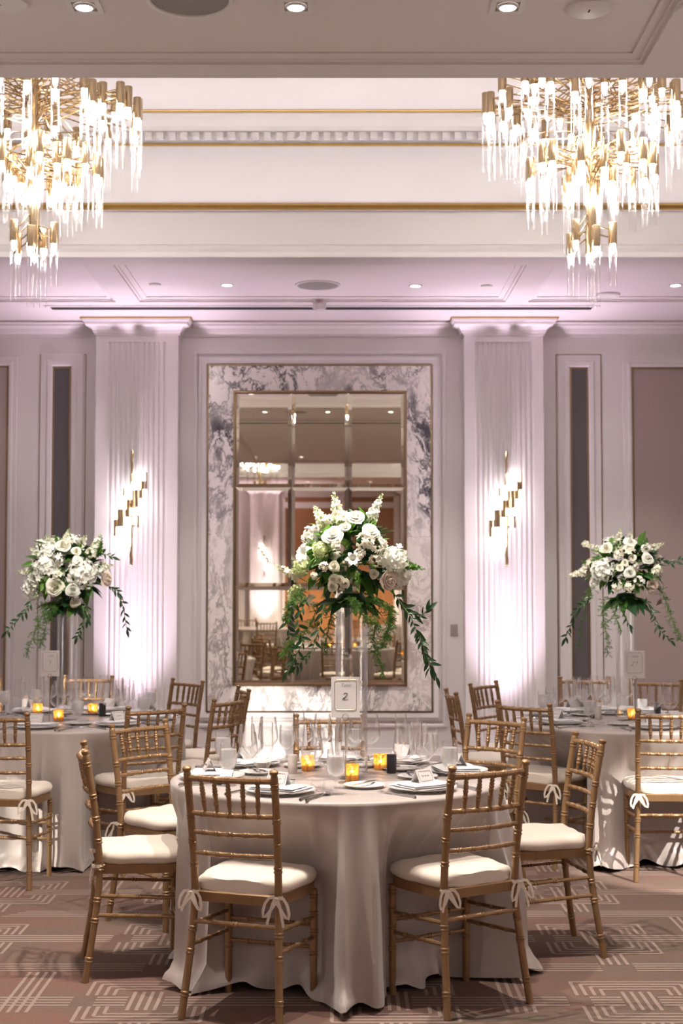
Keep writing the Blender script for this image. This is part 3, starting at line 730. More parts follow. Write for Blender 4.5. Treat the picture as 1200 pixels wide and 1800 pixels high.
# ------------------------------------------------------------------ sconces and uplights
def make_sconce(loc, label, face=-1, lights=True, group=None):
    t = tag(empty('wall_sconce', loc, 0 if face < 0 else PI), label, 'wall light', group)
    k = 11.85 / 2500
    rng = random.Random(5)
    path = []; rad = []
    for i in range(25):
        z = -.475 + i * .95 / 24; path.append((rng.uniform(-.003, .003), -.05 + rng.uniform(-.002, .002), z)); rad.append(.0125 + rng.uniform(-.003, .003))
    b = MB(); b.tube(path, rad, 8); obj('rod', b, M['brass'], t)
    b = MB(); b.lathe([(.004, 0), (.012, -.006), (.014, -.012), (.006, -.02), (.0, -.02)], 10, c=(0, -.05, -.475)); obj('finial', b, M['brass'], t)
    b = MB(); b.box(-.03, .03, -.03, 0, -.16, .16); obj('back_plate', b, M['brass'], t, smooth=0)
    S = 1 / 8.18 * k
    cx, cyy = 352, 915
    gold = [(545, 582, 415, 660), (470, 545, 540, 790), (400, 470, 670, 920), (345, 400, 670, 900), (270, 345, 810, 1060), (160, 262, 950, 1200), (100, 160, 1095, 1340), (236, 266, 640, 790), (440, 476, 1040, 1210), (345, 380, 1030, 1210)]
    glass = [(400, 548, 420, 540), (368, 488, 545, 668), (272, 372, 602, 806), (452, 528, 800, 1030), (160, 268, 762, 948), (326, 440, 932, 1030), (105, 160, 965, 1092), (530, 580, 662, 790), (205, 344, 1062, 1200), (140, 340, 1204, 1338), (96, 325, 1342, 1480), (384, 440, 1034, 1168)]
    for i, (a, c, d, e2) in enumerate(gold):
        x, z = ((a + c) / 2 - cx) * S, (cyy - (d + e2) / 2) * S; r = (c - a) / 2 * S; h = (e2 - d) * S
        b = MB(); b.lathe([(0, -h / 2), (r, -h / 2), (r, h / 2), (0, h / 2)], 12); obj('brass_tube', b, M['brass'], t, loc=(x, -.06 - .018 * (i % 3), z))
    for i, (a, c, d, e2) in enumerate(glass):
        x, z = ((a + c) / 2 - cx) * S, (cyy - (d + e2) / 2) * S; r = min((c - a) / 2 * S, .034); h = (e2 - d) * S
        n = max(1, round((c - a) / 95))
        for q in range(n):
            xx = x + (q - (n - 1) / 2) * (c - a) / n * S
            b = MB(); rr = (c - a) / n / 2 * S * .94
            b.lathe([(0, -h / 2), (rr * .9, -h / 2), (rr, -h / 2 + .004), (rr, h / 2 - .004), (rr * .9, h / 2), (0, h / 2)], 12); obj('glass_shade', b, M['sconce_glass'], t, loc=(xx, -.062 - .02 * ((i + 1) % 3), z))
    return t
pl = at_y(232.5, 892, YP)
make_sconce((pl.x, YP, pl.z), 'stacked brass and glass sconce on the left pilaster', group='stacked tube wall sconces')
pr_ = at_y(888.5, 893, YP)
make_sconce((pr_.x, YP, pr_.z), 'stacked brass and glass sconce on the right pilaster', group='stacked tube wall sconces')
make_sconce((-1.82, YB + .18, pl.z), 'stacked brass sconce on the rear wall, seen in the mirror', face=1, group='stacked tube wall sconces')
UPC = (1.0, .80, .98)
def uplight(x, y, label, power, face=-1, wide=66, narrow=.8, col=None):
    col = col or UPC
    t = tag(empty('uplight', (x, y, 0)), label, 'floor light', 'floor uplights at the pilasters')
    b = MB(); b.lathe([(0, 0), (.07, 0), (.07, .012), (.055, .02), (.055, .11), (.05, .118), (.046, .112)], 20); obj('body', b, M['black'], t)
    b = MB(); b.lathe([(.047, .110), (0, .110)], 20); obj('lens', b, M['uplens'], t)
    light('SPOT', 'lamp_beam', t, (0, 0, .13), power, col, rot=(PI + face * math.radians(-7), 0, 0), spot_size=math.radians(wide), spot_blend=1.0, shadow_soft_size=.05)
    if narrow: light('SPOT', 'lamp_beam', t, (0, 0, .13), power * narrow, col, rot=(PI + face * math.radians(-3), 0, 0), spot_size=math.radians(34), spot_blend=1.0, shadow_soft_size=.05)
for x, lab in (((PIL[0][0] + PIL[0][1]) / 2, 'black uplight at the foot of the left pilaster'), ((PIL[1][0] + PIL[1][1]) / 2, 'black uplight at the foot of the right pilaster')):
    uplight(x, YP - .22, lab, 92)
uplight(-1.82, YB + .45, 'black uplight at the rear pilaster, seen in the mirror', 160, 1)
uplight(XL + .5, 4.4, 'black uplight added unseen by the left side wall to brighten the ceiling', 150, 0, 150, 0, WARM)  # side wall pair is added out of view to lift the near ceiling
uplight(XR - .5, 4.4, 'black uplight added unseen by the right side wall to brighten the ceiling', 150, 0, 150, 0, WARM)

# ------------------------------------------------------------------ chairs
def ringed(path, r, ring_at, n=8, seg=10, rr=1.32, taper=None):
    """bamboo-turned rod along a polyline with double rings at the fractions ring_at"""
    path = [Vector(p) for p in path]
    L = [0]
    for a, c in zip(path, path[1:]): L.append(L[-1] + (c - a).length)
    T = L[-1]
    def P(s):
        s = max(0, min(T, s))
        for i in range(len(L) - 1):
            if s <= L[i + 1] or i == len(L) - 2:
                f = (s - L[i]) / (L[i + 1] - L[i]); return path[i].lerp(path[i + 1], f)
    ks = [(T * i / seg, 1.0) for i in range(seg + 1)]
    for f in ring_at:
        c = T * f; w = .0042
        ks = [k for k in ks if abs(k[0] - c) > w * 3.2 or k[0] in (0, T)]
        ks += [(c - w * 2.6, 1), (c - w * 2, rr), (c - w, rr), (c - w * .4, 1.0), (c + w * .4, 1.0), (c + w, rr), (c + w * 2, rr), (c + w * 2.6, 1)]
    ks = sorted((k for k in ks if -1e-6 <= k[0] <= T + 1e-6))
    b = MB()
    b.tube([P(s) for s, _ in ks], [r * k * (taper(s / T) if taper else 1) for s, k in ks], n)
    return b
def ribbon(b, pts, w=.011, up=Vector((0, 0, 1))):
    pts = [Vector(p) for p in pts]; o = len(b.v)
    for i, p in enumerate(pts):
        tn = (pts[min(i + 1, len(pts) - 1)] - pts[max(i - 1, 0)]).normalized()
        side = tn.cross(Vector((0, -1, .15))).normalized() * w / 2
        b.v += [tuple(p - side), tuple(p + side)]
    for i in range(len(pts) - 1): b.f.append((o + 2 * i, o + 2 * i + 1, o + 2 * i + 3, o + 2 * i + 2))
def bow(side, seed):
    """ribbon tied round a back post: band, two drooping loops, two tails"""
    rng = random.Random(seed); b = MB(); r = .0185
    c = Vector((side * .1655, -.183, .452))
    b.tube([c + Vector((0, 0, -.007)), c + Vector((0, 0, .007))], [r, r], 10, caps=False)
    k = c + Vector((side * .004, -r, 0))
    b.tube([k + Vector((-.009, 0, 0)), k + Vector((.009, 0, 0))], [.007, .007], 6)
    for s in (-1, 1):
        Ll = rng.uniform(.045, .065); dr = rng.uniform(.035, .075)
        pts = []
        for i in range(11):
            a = i / 10 * 2 * PI
            u = (1 - math.cos(a)) / 2; v = math.sin(a)
            pts.append(k + Vector((s * (u * Ll * .8 + v * .010 * 1.2), -.012 * u - .004, -dr * u * u - s * 0 + v * .011)))
        ribbon(b, pts)
        tl = rng.uniform(.05, .10)
        ribbon(b, [k + Vector((s * (.006 + .026 * f), -.006 - .01 * f, -tl * f ** 1.3)) for f in (0, .3, .6, .85, 1)])
    inner = c + Vector((-side * .01, r * .6, 0))
    ribbon(b, [inner, inner + Vector((-side * .02, .02, .004)), inner + Vector((-side * .03, .05, .012))], .012)
    return b
def build_chair():
    root = empty('chiavari_chair')
    cm = M['chair']
    def post_path(s): return [(s * .192, -.232, 0), (s * .178, -.200, .20), (s * .168, -.180, .36), (s * .166, -.176, .45), (s * .167, -.186, .58), (s * .170, -.208, .74), (s * .172, -.235, .885)]
    for s in (-1, 1):
        b = ringed(post_path(s), .0142, (.10, .27, .36, .50, .62, .72, .82, .965), 10, 14, 1.2)
        top = Vector((s * .172, -.235, .885)); up = Vector((0, -.03, .145)).normalized()
        fp = [top, top + up * .006, top + up * .009, top + up * .016, top + up * .024, top + up * .029, top + up * .031]
        b.tube(fp, [.0142, .013, .0115, .0165, .0165, .012, .003], 10)
        obj('leg', b, cm, root); 
        b = ringed([(s * .176, .146, 0), (s * .178, .144, .42)], .0140, (.42, .62, .78, .93), 10, 6, 1.2); obj('leg', b, cm, root)
    # seat frame: D shaped board
    def outline(g=0):
        pts = []
        pts += [(-.158 - g, -.185 - g), (-.186 - g, -.02)]
        for i in range(9):
            a = PI - i / 8 * PI
            ca = math.cos(a); pts.append(((.193 + g) * math.copysign(abs(ca) ** .6, ca), .085 + (.086 + g) * max(0, math.sin(a)) ** .62))
        pts += [(.186 + g, -.02), (.158 + g, -.185 - g)]
        return pts
    ol = outline(); n = len(ol); b = MB()
    b.v = [(x, y, .418) for x, y in ol] + [(x, y, .452) for x, y in ol] + [(x * .97, y * .97, .457) for x, y in ol] + [(x * .85, y * .85, .418) for x, y in ol]
    for i in range(n):
        j = (i + 1) % n; b.f += [(i, j, n + j, n + i), (n + i, n + j, 2 * n + j, 2 * n + i), (3 * n + i, 3 * n + j, j, i)]
    b.f.append(tuple(range(2 * n, 3 * n))); b.f.append(tuple(reversed(range(3 * n, 4 * n))))
    obj('seat_frame', b, cm, root, 35)
    # cushion
    co = outline(.006); 
    dense = []
    for i in range(n):
        p, q = co[i], co[(i + 1) % n]; mlen = math.dist(p, q); m = max(1, int(mlen / .04))
        for k in range(m): dense.append((p[0] + (q[0] - p[0]) * k / m, p[1] + (q[1] - p[1]) * k / m))
    # keep clear of the posts
    prof = [(.96, .457), (1.0, .466), (1.015, .480), (1.0, .492), (.955, .502), (.86, .510), (.66, .515), (.35, .517), (.02, .518)]
    b = MB(); nd = len(dense); rng = random.Random(11)
    for sc, z in prof:
        for i, (x, y) in enumerate(dense):
            wob = .0025 * math.sin(i * 1.7 + sc * 9) * (1 if sc > .8 else .4)
            yy = (y + .005) * sc * (.98 if y < 0 else 1) - .004
            xx = x * sc * (.93 if y < -.15 else 1)
            yy = max(yy, -.178 + (0.0 if abs(xx) < .13 else .012))
            b.v.append((xx, yy, z + wob))
    for k in range(len(prof) - 1):
        for i in range(nd):
            j = (i + 1) % nd; b.f.append((k * nd + i, k * nd + j, (k + 1) * nd + j, (k + 1) * nd + i))
    b.f.append(tuple((len(prof) - 1) * nd + i for i in range(nd))); b.f.append(tuple(reversed(range(nd))))
    tag(obj('seat_cushion', b, M['cushion'], root, 60), 'ivory seat cushion tied to the back posts')
    # back rails and spindles
    def yb(z):
        pts = [(.45, -.176), (.58, -.186), (.74, -.208), (.885, -.235)]
        for (z0, y0), (z1, y1) in zip(pts, pts[1:]):
            if z <= z1: return y0 + (y1 - y0) * (z - z0) / (z1 - z0)
        return -.235
    def rail_path(z, bow_, n=9): return [(-.168 + .336 * i / (n - 1), yb(z) - bow_ * math.sin(PI * i / (n - 1)), z) for i in range(n)]
    for z, r, bw in ((.872, .0115, .026), (.742, .0100, .026), (.672, .0088, .026), (.596, .0088, .024)):
        obj('back_rail', ringed(rail_path(z, bw), r, (.17, .33, .5, .67, .83), 8, 12, 1.22), cm, root)
    for k in range(5):
        f = (k + 1) / 6; xt = -.168 + .336 * f; xb2 = xt * .93
        p0 = Vector((xb2, yb(.742) - .026 * math.sin(PI * f), .745)); p1 = Vector((xt, yb(.872) - .026 * math.sin(PI * f), .87))
        obj('spindle', ringed([p0, p1], .0078, (.33, .62, .80), 8, 8, 1.25, taper=lambda s: .62 + .5 * math.sin(PI * min(1, max(0, s))) ** .6 * 1.0), cm, root)
    # stretchers
    for s in (-1, 1):
        for z in (.325, .25):
            obj('stretcher', ringed([(s * (.168 + (.36 - z) * .08), -.186 - (.36 - z) * .12, z + .01), (s * .177, .145, z - .012)], .0078, (.25, .5, .75), 8, 8, 1.3), cm, root)
    for z in (.285, .20): obj('stretcher', ringed([(-.177, .146, z), (.177, .146, z)], .0078, (.25, .5, .75), 8, 8, 1.3), cm, root)
    obj('stretcher', ringed([(-.17, -.186, .345), (.17, -.186, .345)], .0085, (.25, .5, .75), 8, 8, 1.25), cm, root)
    for s in (-1, 1): tag(obj('cushion_tie', bow(s, 4 + s), M['ribbon'], root), 'ivory ribbon tied in a bow')
    return root
chair0 = build_chair(); KIDS[chair0.name] = list(chair0.children)
first_chair = [True]
CHAIRS = {}
def chair(key, fx, fy, rz, label, group='gold chiavari chairs round the tables'):
    """fx, fy: midpoint between the two finials on the floor plan"""
    rz = math.radians(rz); h = Vector((-math.sin(rz), math.cos(rz)))
    loc = Vector((fx, fy)) + h * .24
    if first_chair[0]: o = chair0; first_chair[0] = False
    else: o = copy_tree(chair0)
    o.location = (loc.x, loc.y, 0); o.rotation_euler = (0, 0, rz)
    tag(o, label, 'chair', group); CHAIRS[key] = (loc.x, loc.y, rz); return o
def chp(key, pxa, pya, pxb, pyb, rz, label):
    p = at_z((pxa + pxb) / 2, (pya + pyb) / 2, .905); chair(key, p.x, p.y, rz, label)
T_NEAR = (-.02, 6.06); T_LEFT = (-1.64, 8.58); T_RIGHT = (1.72, 8.55)
chp('A', 329, 1352, 478, 1357, -20, 'foreground gold chair facing away at the front left of the near table')
chp('B', 800, 1351, 921, 1339, 32, 'foreground gold chair facing away at the front right of the near table')
chp('C', 136, 1306, 160, 1321, -79, 'gold chair side-on at the left of the near table')
chp('D', 1019, 1288, 1050, 1304, 100, 'gold chair side-on at the right of the near table')
chp('E', 203, 1275, 285, 1268, -130, 'gold chair at the back left of the near table, facing the camera')
chp('F', 830, 1256, 914, 1265, 137, 'gold chair at the back right of the near table, facing the camera')
chp('G', 522, 1258, 637, 1258, 180, 'gold chair behind the near table vase, seen through the glasses')
chp('H', 229, 1244, 322, 1239, 35, 'gold chair at the front right of the left table, facing away')
chair('M', at_z(57, 1251, .905).x - .171, 7.42, -6, 'gold chair facing away at the left edge before the left table')
chp('I', 381, 1231, 426, 1223, 64, 'gold chair at the right side of the left table, back to the mirror wall panel')
chp('J', 416, 1209, 441, 1211, 105, 'small gold chair seen side-on below the left end of the mirror')
chp('K', 302, 1194, 358, 1198, 133, 'gold chair behind the left table beside the marble frame')
chp('L', 112, 1189, 200, 1189, 176, 'gold chair behind the left table vase, facing the camera')
chair('W', -2.55, 9.95, 207, 'gold chair post at the left edge behind the left table')
chp('N', 875, 1234, 963, 1238, -39, 'gold chair facing away at the front left of the right table')
chp('O', 825, 1203, 873, 1198, -126, 'gold chair at the back left of the right table by the pilaster')
chp('P', 787, 1211, 797, 1220, -84, 'gold chair seen edge-on between the mirror and the right pilaster')
chp('Q', 985, 1191, 1068, 1191, 180, 'gold chair behind the right table before the narrow dark panel')
p_ = at_z(1122, 1249, .905)
chair('R', p_.x + .171, p_.y, -2, 'gold chair facing away at the right edge before the right table')
chp('S', 1111, 1195, 1194, 1196, 163, 'gold chair behind the right table vase before the rosy panel')

# ------------------------------------------------------------------ tables and cloths
ZT = .765
def table(name_label, cloth_label, cx, cyy, R, chairs, seed):
    t = tag(empty('banquet_table', (cx, cyy, 0)), name_label, 'table', 'round banquet tables')
    b = MB(); b.lathe([(0, ZT - .03), (R - .03, ZT - .03), (R - .02, ZT - .012), (0, ZT - .012)], 48); obj('tabletop', b, M['wood'], t)
    for a in range(4):
        x, y = .38 * math.cos(PI / 4 + a * PI / 2), .38 * math.sin(PI / 4 + a * PI / 2)
        b = MB(); b.tube([(x, y, 0), (x, y, ZT - .03)], .016, 8); obj('leg', b, M['silver'], t)
    rng = random.Random(seed); n = 288
    ph = [rng.uniform(0, 2 * PI) for _ in range(8)]
    loc_ch = []
    for k in chairs:
        x, y, rz = CHAIRS[k]; h = Vector((-math.sin(rz), math.cos(rz))); f = Vector((x - cx, y - cyy)); 
        loc_ch.append((f, h, Vector((h.y, -h.x))))
    prof = []
    rows = [(0.0, 'top'), (.5, 'top'), (.86, 'top'), (.965, 'top'), (.99, 'rim')]
    b = MB(); rings = []
    def fold(a):
        w = .5 * math.sin(13 * a + ph[0] + .9 * math.sin(3 * a + ph[1])) + .35 * math.sin(21 * a + ph[2] + 1.3 * math.sin(2 * a + ph[3])) + .25 * math.sin(5 * a + ph[4])
        return w
    for r, k in rows: rings.append([(R * r * math.cos(2 * PI * i / n), R * r * math.sin(2 * PI * i / n), ZT - (.004 if k == 'rim' else 0)) for i in range(n)])
    zs = [.755, .745, .72, .68, .62, .55, .47, .39, .31, .24, .17, .11, .07, .04, .02, .008]
    for z in zs:
        ring = []
        for i in range(n):
            a = 2 * PI * i / n; f = fold(a); d = (ZT - z) / ZT; ca, sa = math.cos(a), math.sin(a)
            g = smoothstep(.0, .75, d)
            r = R * 1.004 + .080 * f * g + .018 * d
            r += (.045 * max(0, math.sin(8 * a + ph[5] + .7 * math.sin(3 * a))) ** 3 + .018 * max(0, math.sin(19 * a + ph[6] + math.sin(5 * a))) ** 4) * g
            r += .030 * smoothstep(0, .35, d) * (1 - abs(math.sin(17 * a + ph[7] + 1.1 * math.sin(4 * a + ph[1])))) ** 2 * 2
            lim = r
            for (f0, h, rt) in loc_ch:
                pnt = Vector((ca * r, sa * r)) - f0; u = pnt.dot(h); v = pnt.dot(rt)
                if abs(v) < .36 and -.3 < u < .20:
                    k2 = h.dot(Vector((-ca, -sa)))
                    if k2 > .3: lim = min(lim, r - (.192 - u) / k2 * smoothstep(.36, .20, abs(v)) * smoothstep(.755, .50, z))
            r = lim
            puddle = smoothstep(.12, 0, z)
            r += puddle * (.030 + .040 * math.sin(9 * a + ph[6] + .6 * math.sin(4 * a)) + .016 * math.sin(31 * a + ph[7]))
            zz = z + (.016 * (1 + math.sin(17 * a + ph[3])) * puddle * (1 if z < .05 else .5) if z < .1 else 0)
            ring.append((r * ca, r * sa, zz))
        rings.append(ring)
    for rg in rings: b.v += rg
    for j in range(len(rings) - 1):
        for i in range(n):
            i2 = (i + 1) % n; b.f.append((j * n + i, (j + 1) * n + i, (j + 1) * n + i2, j * n + i2))
    b.v.append((0, 0, ZT)) if False else None
    c = obj('tablecloth', b, M['cloth'], None, 70, loc=(cx, cyy, 0))
    tag(c, cloth_label, 'tablecloth', 'taupe satin tablecloths')
    return c
table('near round banquet table under the taupe cloth', 'taupe satin floor-length cloth on the near round table', T_NEAR[0], T_NEAR[1], .695, 'ABCDEFG', 1)
table('left round banquet table under its cloth', 'taupe satin floor-length cloth on the left round table', T_LEFT[0], T_LEFT[1], .70, 'HMIJKLW', 2)
table('right round banquet table under its cloth', 'taupe satin floor-length cloth on the right round table', T_RIGHT[0], T_RIGHT[1], .70, 'NOPQRS', 3)
# two tables behind the camera, only in the mirror
for i, (x, y, nm) in enumerate(((-1.55, -1.9, 'left'), (1.15, -3.4, 'right'))):
    keys = []
    for k in range(6):
        a = k * PI / 3 + .3; key = 'm%d%d' % (i, k); keys.append(key)
        chair(key, x + 1.12 * math.cos(a), y + 1.12 * math.sin(a), math.degrees(a) + 90, 'gold chair at the %s rear table, seen only in the mirror' % nm, 'gold chairs at the %s rear table' % nm)
    table('%s rear banquet table seen in the mirror' % nm, 'taupe cloth on the %s rear table, seen in the mirror' % nm, x, y, .71, keys, 9 + i)

# ------------------------------------------------------------------ table settings
def lathe_mesh(name, prof, mat, n=18):
    b = MB(); b.lathe(prof, n); return b.mesh(name, mat, 50)
ME = {}
ME['plate'] = lathe_mesh('dinner_plate', [(0, .002), (.085, .002), (.088, 0), (.09, .003), (.125, .013), (.136, .0165), (.137, .0185), (.125, .0165), (.09, .007), (0, .006)], M['china'], 36)
ME['bread'] = lathe_mesh('bread_plate', [(0, .002), (.05, .002), (.052, 0), (.054, .003), (.078, .010), (.084, .012), (.0845, .0135), (.077, .012), (.052, .005), (0, .005)], M['china'], 28)
ME['wine'] = lathe_mesh('wine_glass', [(0, .001), (.035, .0015), (.035, .003), (.012, .006), (.0042, .015), (.0036, .05), (.004, .085), (.008, .092), (.026, .106), (.0395, .122), (.0405, .128), (.036, .165), (.0310, .205), (.0303, .205), (.0352, .165), (.0395, .128), (.025, .108), (.004, .096)], M['glass'], 20)
ME['wine2'] = lathe_mesh('wine_glass', [(0, .001), (.036, .0015), (.036, .003), (.012, .006), (.0042, .015), (.0036, .05), (.004, .09), (.009, .098), (.030, .114), (.0445, .134), (.0455, .141), (.040, .185), (.0335, .232), (.0328, .232), (.0392, .185), (.0445, .141), (.029, .116), (.004, .102)], M['glass'], 20)
ME['flute'] = lathe_mesh('champagne_flute', [(0, .001), (.031, .0015), (.031, .003), (.010, .006), (.004, .015), (.0036, .06), (.004, .098), (.012, .108), (.0235, .125), (.0262, .145), (.0262, .19), (.0245, .245), (.0238, .245), (.0254, .19), (.0254, .145), (.004, .11)], M['glass'], 18)
ME['goblet'] = lathe_mesh('water_goblet', [(0, .001), (.033, .0015), (.033, .003), (.014, .006), (.0055, .014), (.005, .045), (.009, .055), (.024, .070), (.0345, .090), (.036, .105), (.0335, .150), (.032, .172), (.0312, .172), (.0327, .150), (.035, .105), (.022, .074), (.004, .062)], M['glass'], 20)
b = MB(); b.lathe([(0, .066), (.02, .074), (.0325, .092), (.0342, .105), (.0325, .146), (.026, .1475), (.0, .149)], 16)
ME['water'] = b.mesh('iced_water', M['ice_water'], 50)
# folded napkin: three soft layers
def soft_slab(b, x0, x1, y0, y1, z0, z1, wav=.0012, nx=9, ny=7, seed=0):
    o = len(b.v); rng = random.Random(seed)
    for top in (0, 1):
        for j in range(ny):
            for i in range(nx):
                u, v = i / (nx - 1), j / (ny - 1)
                ed = min(1, min(u, 1 - u) * 8 + .25) * min(1, min(v, 1 - v) * 6 + .25)
                z = (z0 if not top else z0 + (z1 - z0) * ed) + (wav * math.sin(u * 7 + seed) * math.cos(v * 5 + seed) if top else 0)
                b.v.append((x0 + (x1 - x0) * u, y0 + (y1 - y0) * v, z))
    W = nx * ny
    for j in range(ny - 1):
        for i in range(nx - 1):
            a = o + j * nx + i; b.f += [(a + W, a + 1 + W, a + nx + 1 + W, a + nx + W), (a, a + nx, a + nx + 1, a + 1)]
    edge = [j for j in range(nx)] + [nx * (k + 1) - 1 for k in range(1, ny)] + [W - 1 - k for k in range(1, nx)] + [nx * (ny - 1 - k) for k in range(1, ny - 1)]
    for i in range(len(edge)):
        a, c = edge[i], edge[(i + 1) % len(edge)]; b.f.append((o + a, o + c, o + c + W, o + a + W))
b = MB(); soft_slab(b, -.108, .108, -.085, .085, .0125, .021, seed=1); soft_slab(b, -.104, .106, -.08, .085, .0205, .028, seed=2); soft_slab(b, -.10, .10, -.082, .04, .0275, .033, seed=4)
ME['napkin'] = b.mesh('napkin', M['napkin'], 50)
def fork_mesh():
    b = MB(); 
    soft = [(0, .0), (.006, .004)]
    b.tube([(0, -.10, .004), (0, -.06, .0045), (0, 0, .004), (0, .03, .006)], [.0055, .0048, .003, .0035], 6)
    b.add([(-.0035, .03, .004), (.0035, .03, .004), (.012, .052, .003), (.012, .062, .003), (-.012, .062, .003), (-.012, .052, .003)] + [(-.0035, .03, .007), (.0035, .03, .007), (.012, .052, .006), (.012, .062, .006), (-.012, .062, .006), (-.012, .052, .006)],
          [(5, 4, 3, 2, 1, 0), (6, 7, 8, 9, 10, 11)] + [(i, (i + 1) % 6, (i + 1) % 6 + 6, i + 6) for i in range(6)])
    for k in range(4):
        x = -.0102 + k * .0068; b.tube([(x, .06, .0045), (x, .08, .004), (x, .10, .007)], [.0019, .0018, .001], 5)
    return b.mesh('fork', M['silver'])
def knife_mesh(L=1):
    b = MB(); b.tube([(0, -.11 * L, .004), (0, -.05 * L, .005), (0, .0, .0045)], [.0058, .006, .0045], 6)
    pts = [(-.006, 0), (.007, 0), (.009, .05 * L), (.007, .10 * L), (-.004, .115 * L), (-.006, .09 * L)]
    b.add([(x, y, .003) for x, y in pts] + [(x, y, .0048) for x, y in pts], [tuple(reversed(range(6))), tuple(range(6, 12))] + [(i, (i + 1) % 6, (i + 1) % 6 + 6, i + 6) for i in range(6)])
    return b.mesh('knife', M['silver'])
def spoon_mesh():
    b = MB(); b.tube([(0, -.10, .003), (0, -.05, .0045), (0, .03, .005), (0, .045, .006)], [.0055, .0048, .003, .004], 6)
    pts = []
    for j in range(6):
        for i in range(8):
            r = j / 5; a = 2 * PI * i / 8; pts.append((.019 * r * math.cos(a), .068 + .028 * r * math.sin(a), .002 + .007 * r * r))
    o = len(b.v); b.v += pts
    for j in range(5):
        for i in range(8): b.f.append((o + j * 8 + i, o + j * 8 + (i + 1) % 8, o + (j + 1) * 8 + (i + 1) % 8, o + (j + 1) * 8 + i))
    return b.mesh('spoon', M['silver'])
ME['fork'], ME['knife'], ME['spoon'], ME['butter_knife'] = fork_mesh(), knife_mesh(), spoon_mesh(), knife_mesh(.72)
# tent card with a gold octagon line and a written name
b = MB(); w, hh, dd = .043, .050, .026
b.add([(-w, -dd, 0), (w, -dd, 0), (w, 0, hh), (-w, 0, hh), (w, dd, 0), (-w, dd, 0), (-w, -dd + .002, 0), (w, -dd + .002, 0), (w, 0, hh - .003), (-w, 0, hh - .003), (w, dd - .002, 0), (-w, dd - .002, 0)],
      [(0, 1, 2, 3), (3, 2, 4, 5), (6, 9, 8, 7), (9, 11, 10, 8), (0, 3, 9, 6), (3, 5, 11, 9), (1, 7, 8, 2), (2, 8, 10, 4)])
ME['card'] = b.mesh('place_card', M['paper'], 0)
def on_face(u, v): # u across, v up the sloping face 0..1
    return (u, -dd + dd * v - .0006, hh * v + .0003)
b = MB(); c0 = .2; oct_ = [(-.036, .27), (-.036, .73), (-.031, .86), (.031, .86), (.036, .73), (.036, .27), (.031, .14), (-.031, .14)]
b.tube([on_face(u, v) for u, v in oct_], .0007, 4, closed=True); ME['card_line'] = b.mesh('gold_line', M['gold_ink'], 0)
b = MB(); b.tube([on_face(-.02 + .04 * i / 24, .5 + .10 * math.sin(i * 1.55) * (.5 + .5 * math.sin(i * .7))) for i in range(25)], .00045, 3); ME['card_name'] = b.mesh('written_name', M['ink'], 0)
used = {}
def put(name, me, loc, rz, label, cat, group):
    o = link(name, me, None, loc=loc, rot=(0, 0, rz)); tag(o, label, cat, group); return o
def setting(tc, key, where, rp=.525, jit=None):
    x, y, rz = CHAIRS[key]; rng = random.Random(key)
    d = Vector((x - tc[0], y - tc[1])).normalized()
    f = -d; rt = Vector((f.y, -f.x)); ang = math.atan2(f.y, f.x) - PI / 2
    pc = Vector(tc) + d * rp
    def L(u, v, z=0): q = pc + rt * u + f * v; return (q.x, q.y, ZT + z)
    j = lambda s: rng.uniform(-s, s)
    put('dinner_plate', ME['plate'], L(0, 0), 0, 'white dinner plate at ' + where, 'plate', 'white dinner plates')
    put('napkin', ME['napkin'], L(0, 0, .001), ang + j(.12), 'folded white napkin on the plate at ' + where, 'napkin', 'folded white napkins')
    c = put('place_card', ME['card'], L(j(.01), -.012, .0345), ang + j(.15), 'tented place card on the napkin at ' + where, 'place card', 'place cards')
    link('gold_line', ME['card_line'], c); link('written_name', ME['card_name'], c)
    put('fork', ME['fork'], L(-.165, -.035), ang + j(.06), 'silver fork left of the plate at ' + where, 'fork', 'silver forks')
    put('knife', ME['knife'], L(.160, -.03), ang + j(.05), 'silver knife right of the plate at ' + where, 'knife', 'silver knives')
    put('spoon', ME['spoon'], L(.186, -.045), ang + j(.08), 'silver spoon right of the knife at ' + where, 'spoon', 'silver spoons')
    put('bread_plate', ME['bread'], L(-.125, .205), 0, 'small white bread plate at ' + where, 'plate', 'white bread plates')
    put('butter_knife', ME['butter_knife'], L(-.125, .21, .0125), ang + PI / 2 + .3 + j(.2), 'butter knife across the bread plate at ' + where, 'knife', 'butter knives')
    g = put('water_goblet', ME['goblet'], L(.215 + j(.008), .06 + j(.008)), 0, 'stemmed goblet of iced water at ' + where, 'glass', 'goblets of iced water')
    link('iced_water', ME['water'], g)
    put('wine_glass', ME['wine'], L(.135 + j(.008), .135 + j(.01)), 0, 'shorter empty wine glass at ' + where, 'glass', 'wine glasses')
    put('wine_glass', ME['wine2'], L(.055 + j(.01), .175 + j(.01)), 0, 'taller empty wine glass at ' + where, 'glass', 'wine glasses')
    put('champagne_flute', ME['flute'], L(.155 + j(.01), .215 + j(.01)), 0, 'slim champagne flute at ' + where, 'glass', 'champagne flutes')
for k, w_ in (('A', 'the front-left seat of the near table'), ('B', 'the front-right seat of the near table'), ('C', 'the left side seat of the near table'), ('D', 'the right side seat of the near table'),
              ('E', 'the back-left seat of the near table'), ('F', 'the back-right seat of the near table'), ('G', 'the rear seat of the near table')):
    setting(T_NEAR, k, w_)
for k, w_ in (('M', 'the front seat of the left table'), ('H', 'the front-right seat of the left table'), ('I', 'the right side seat of the left table'), ('J', 'the far-right seat of the left table'),
              ('K', 'the back-right seat of the left table'), ('L', 'the rear seat of the left table'), ('W', 'the back-left seat of the left table')):
    setting(T_LEFT, k, w_)
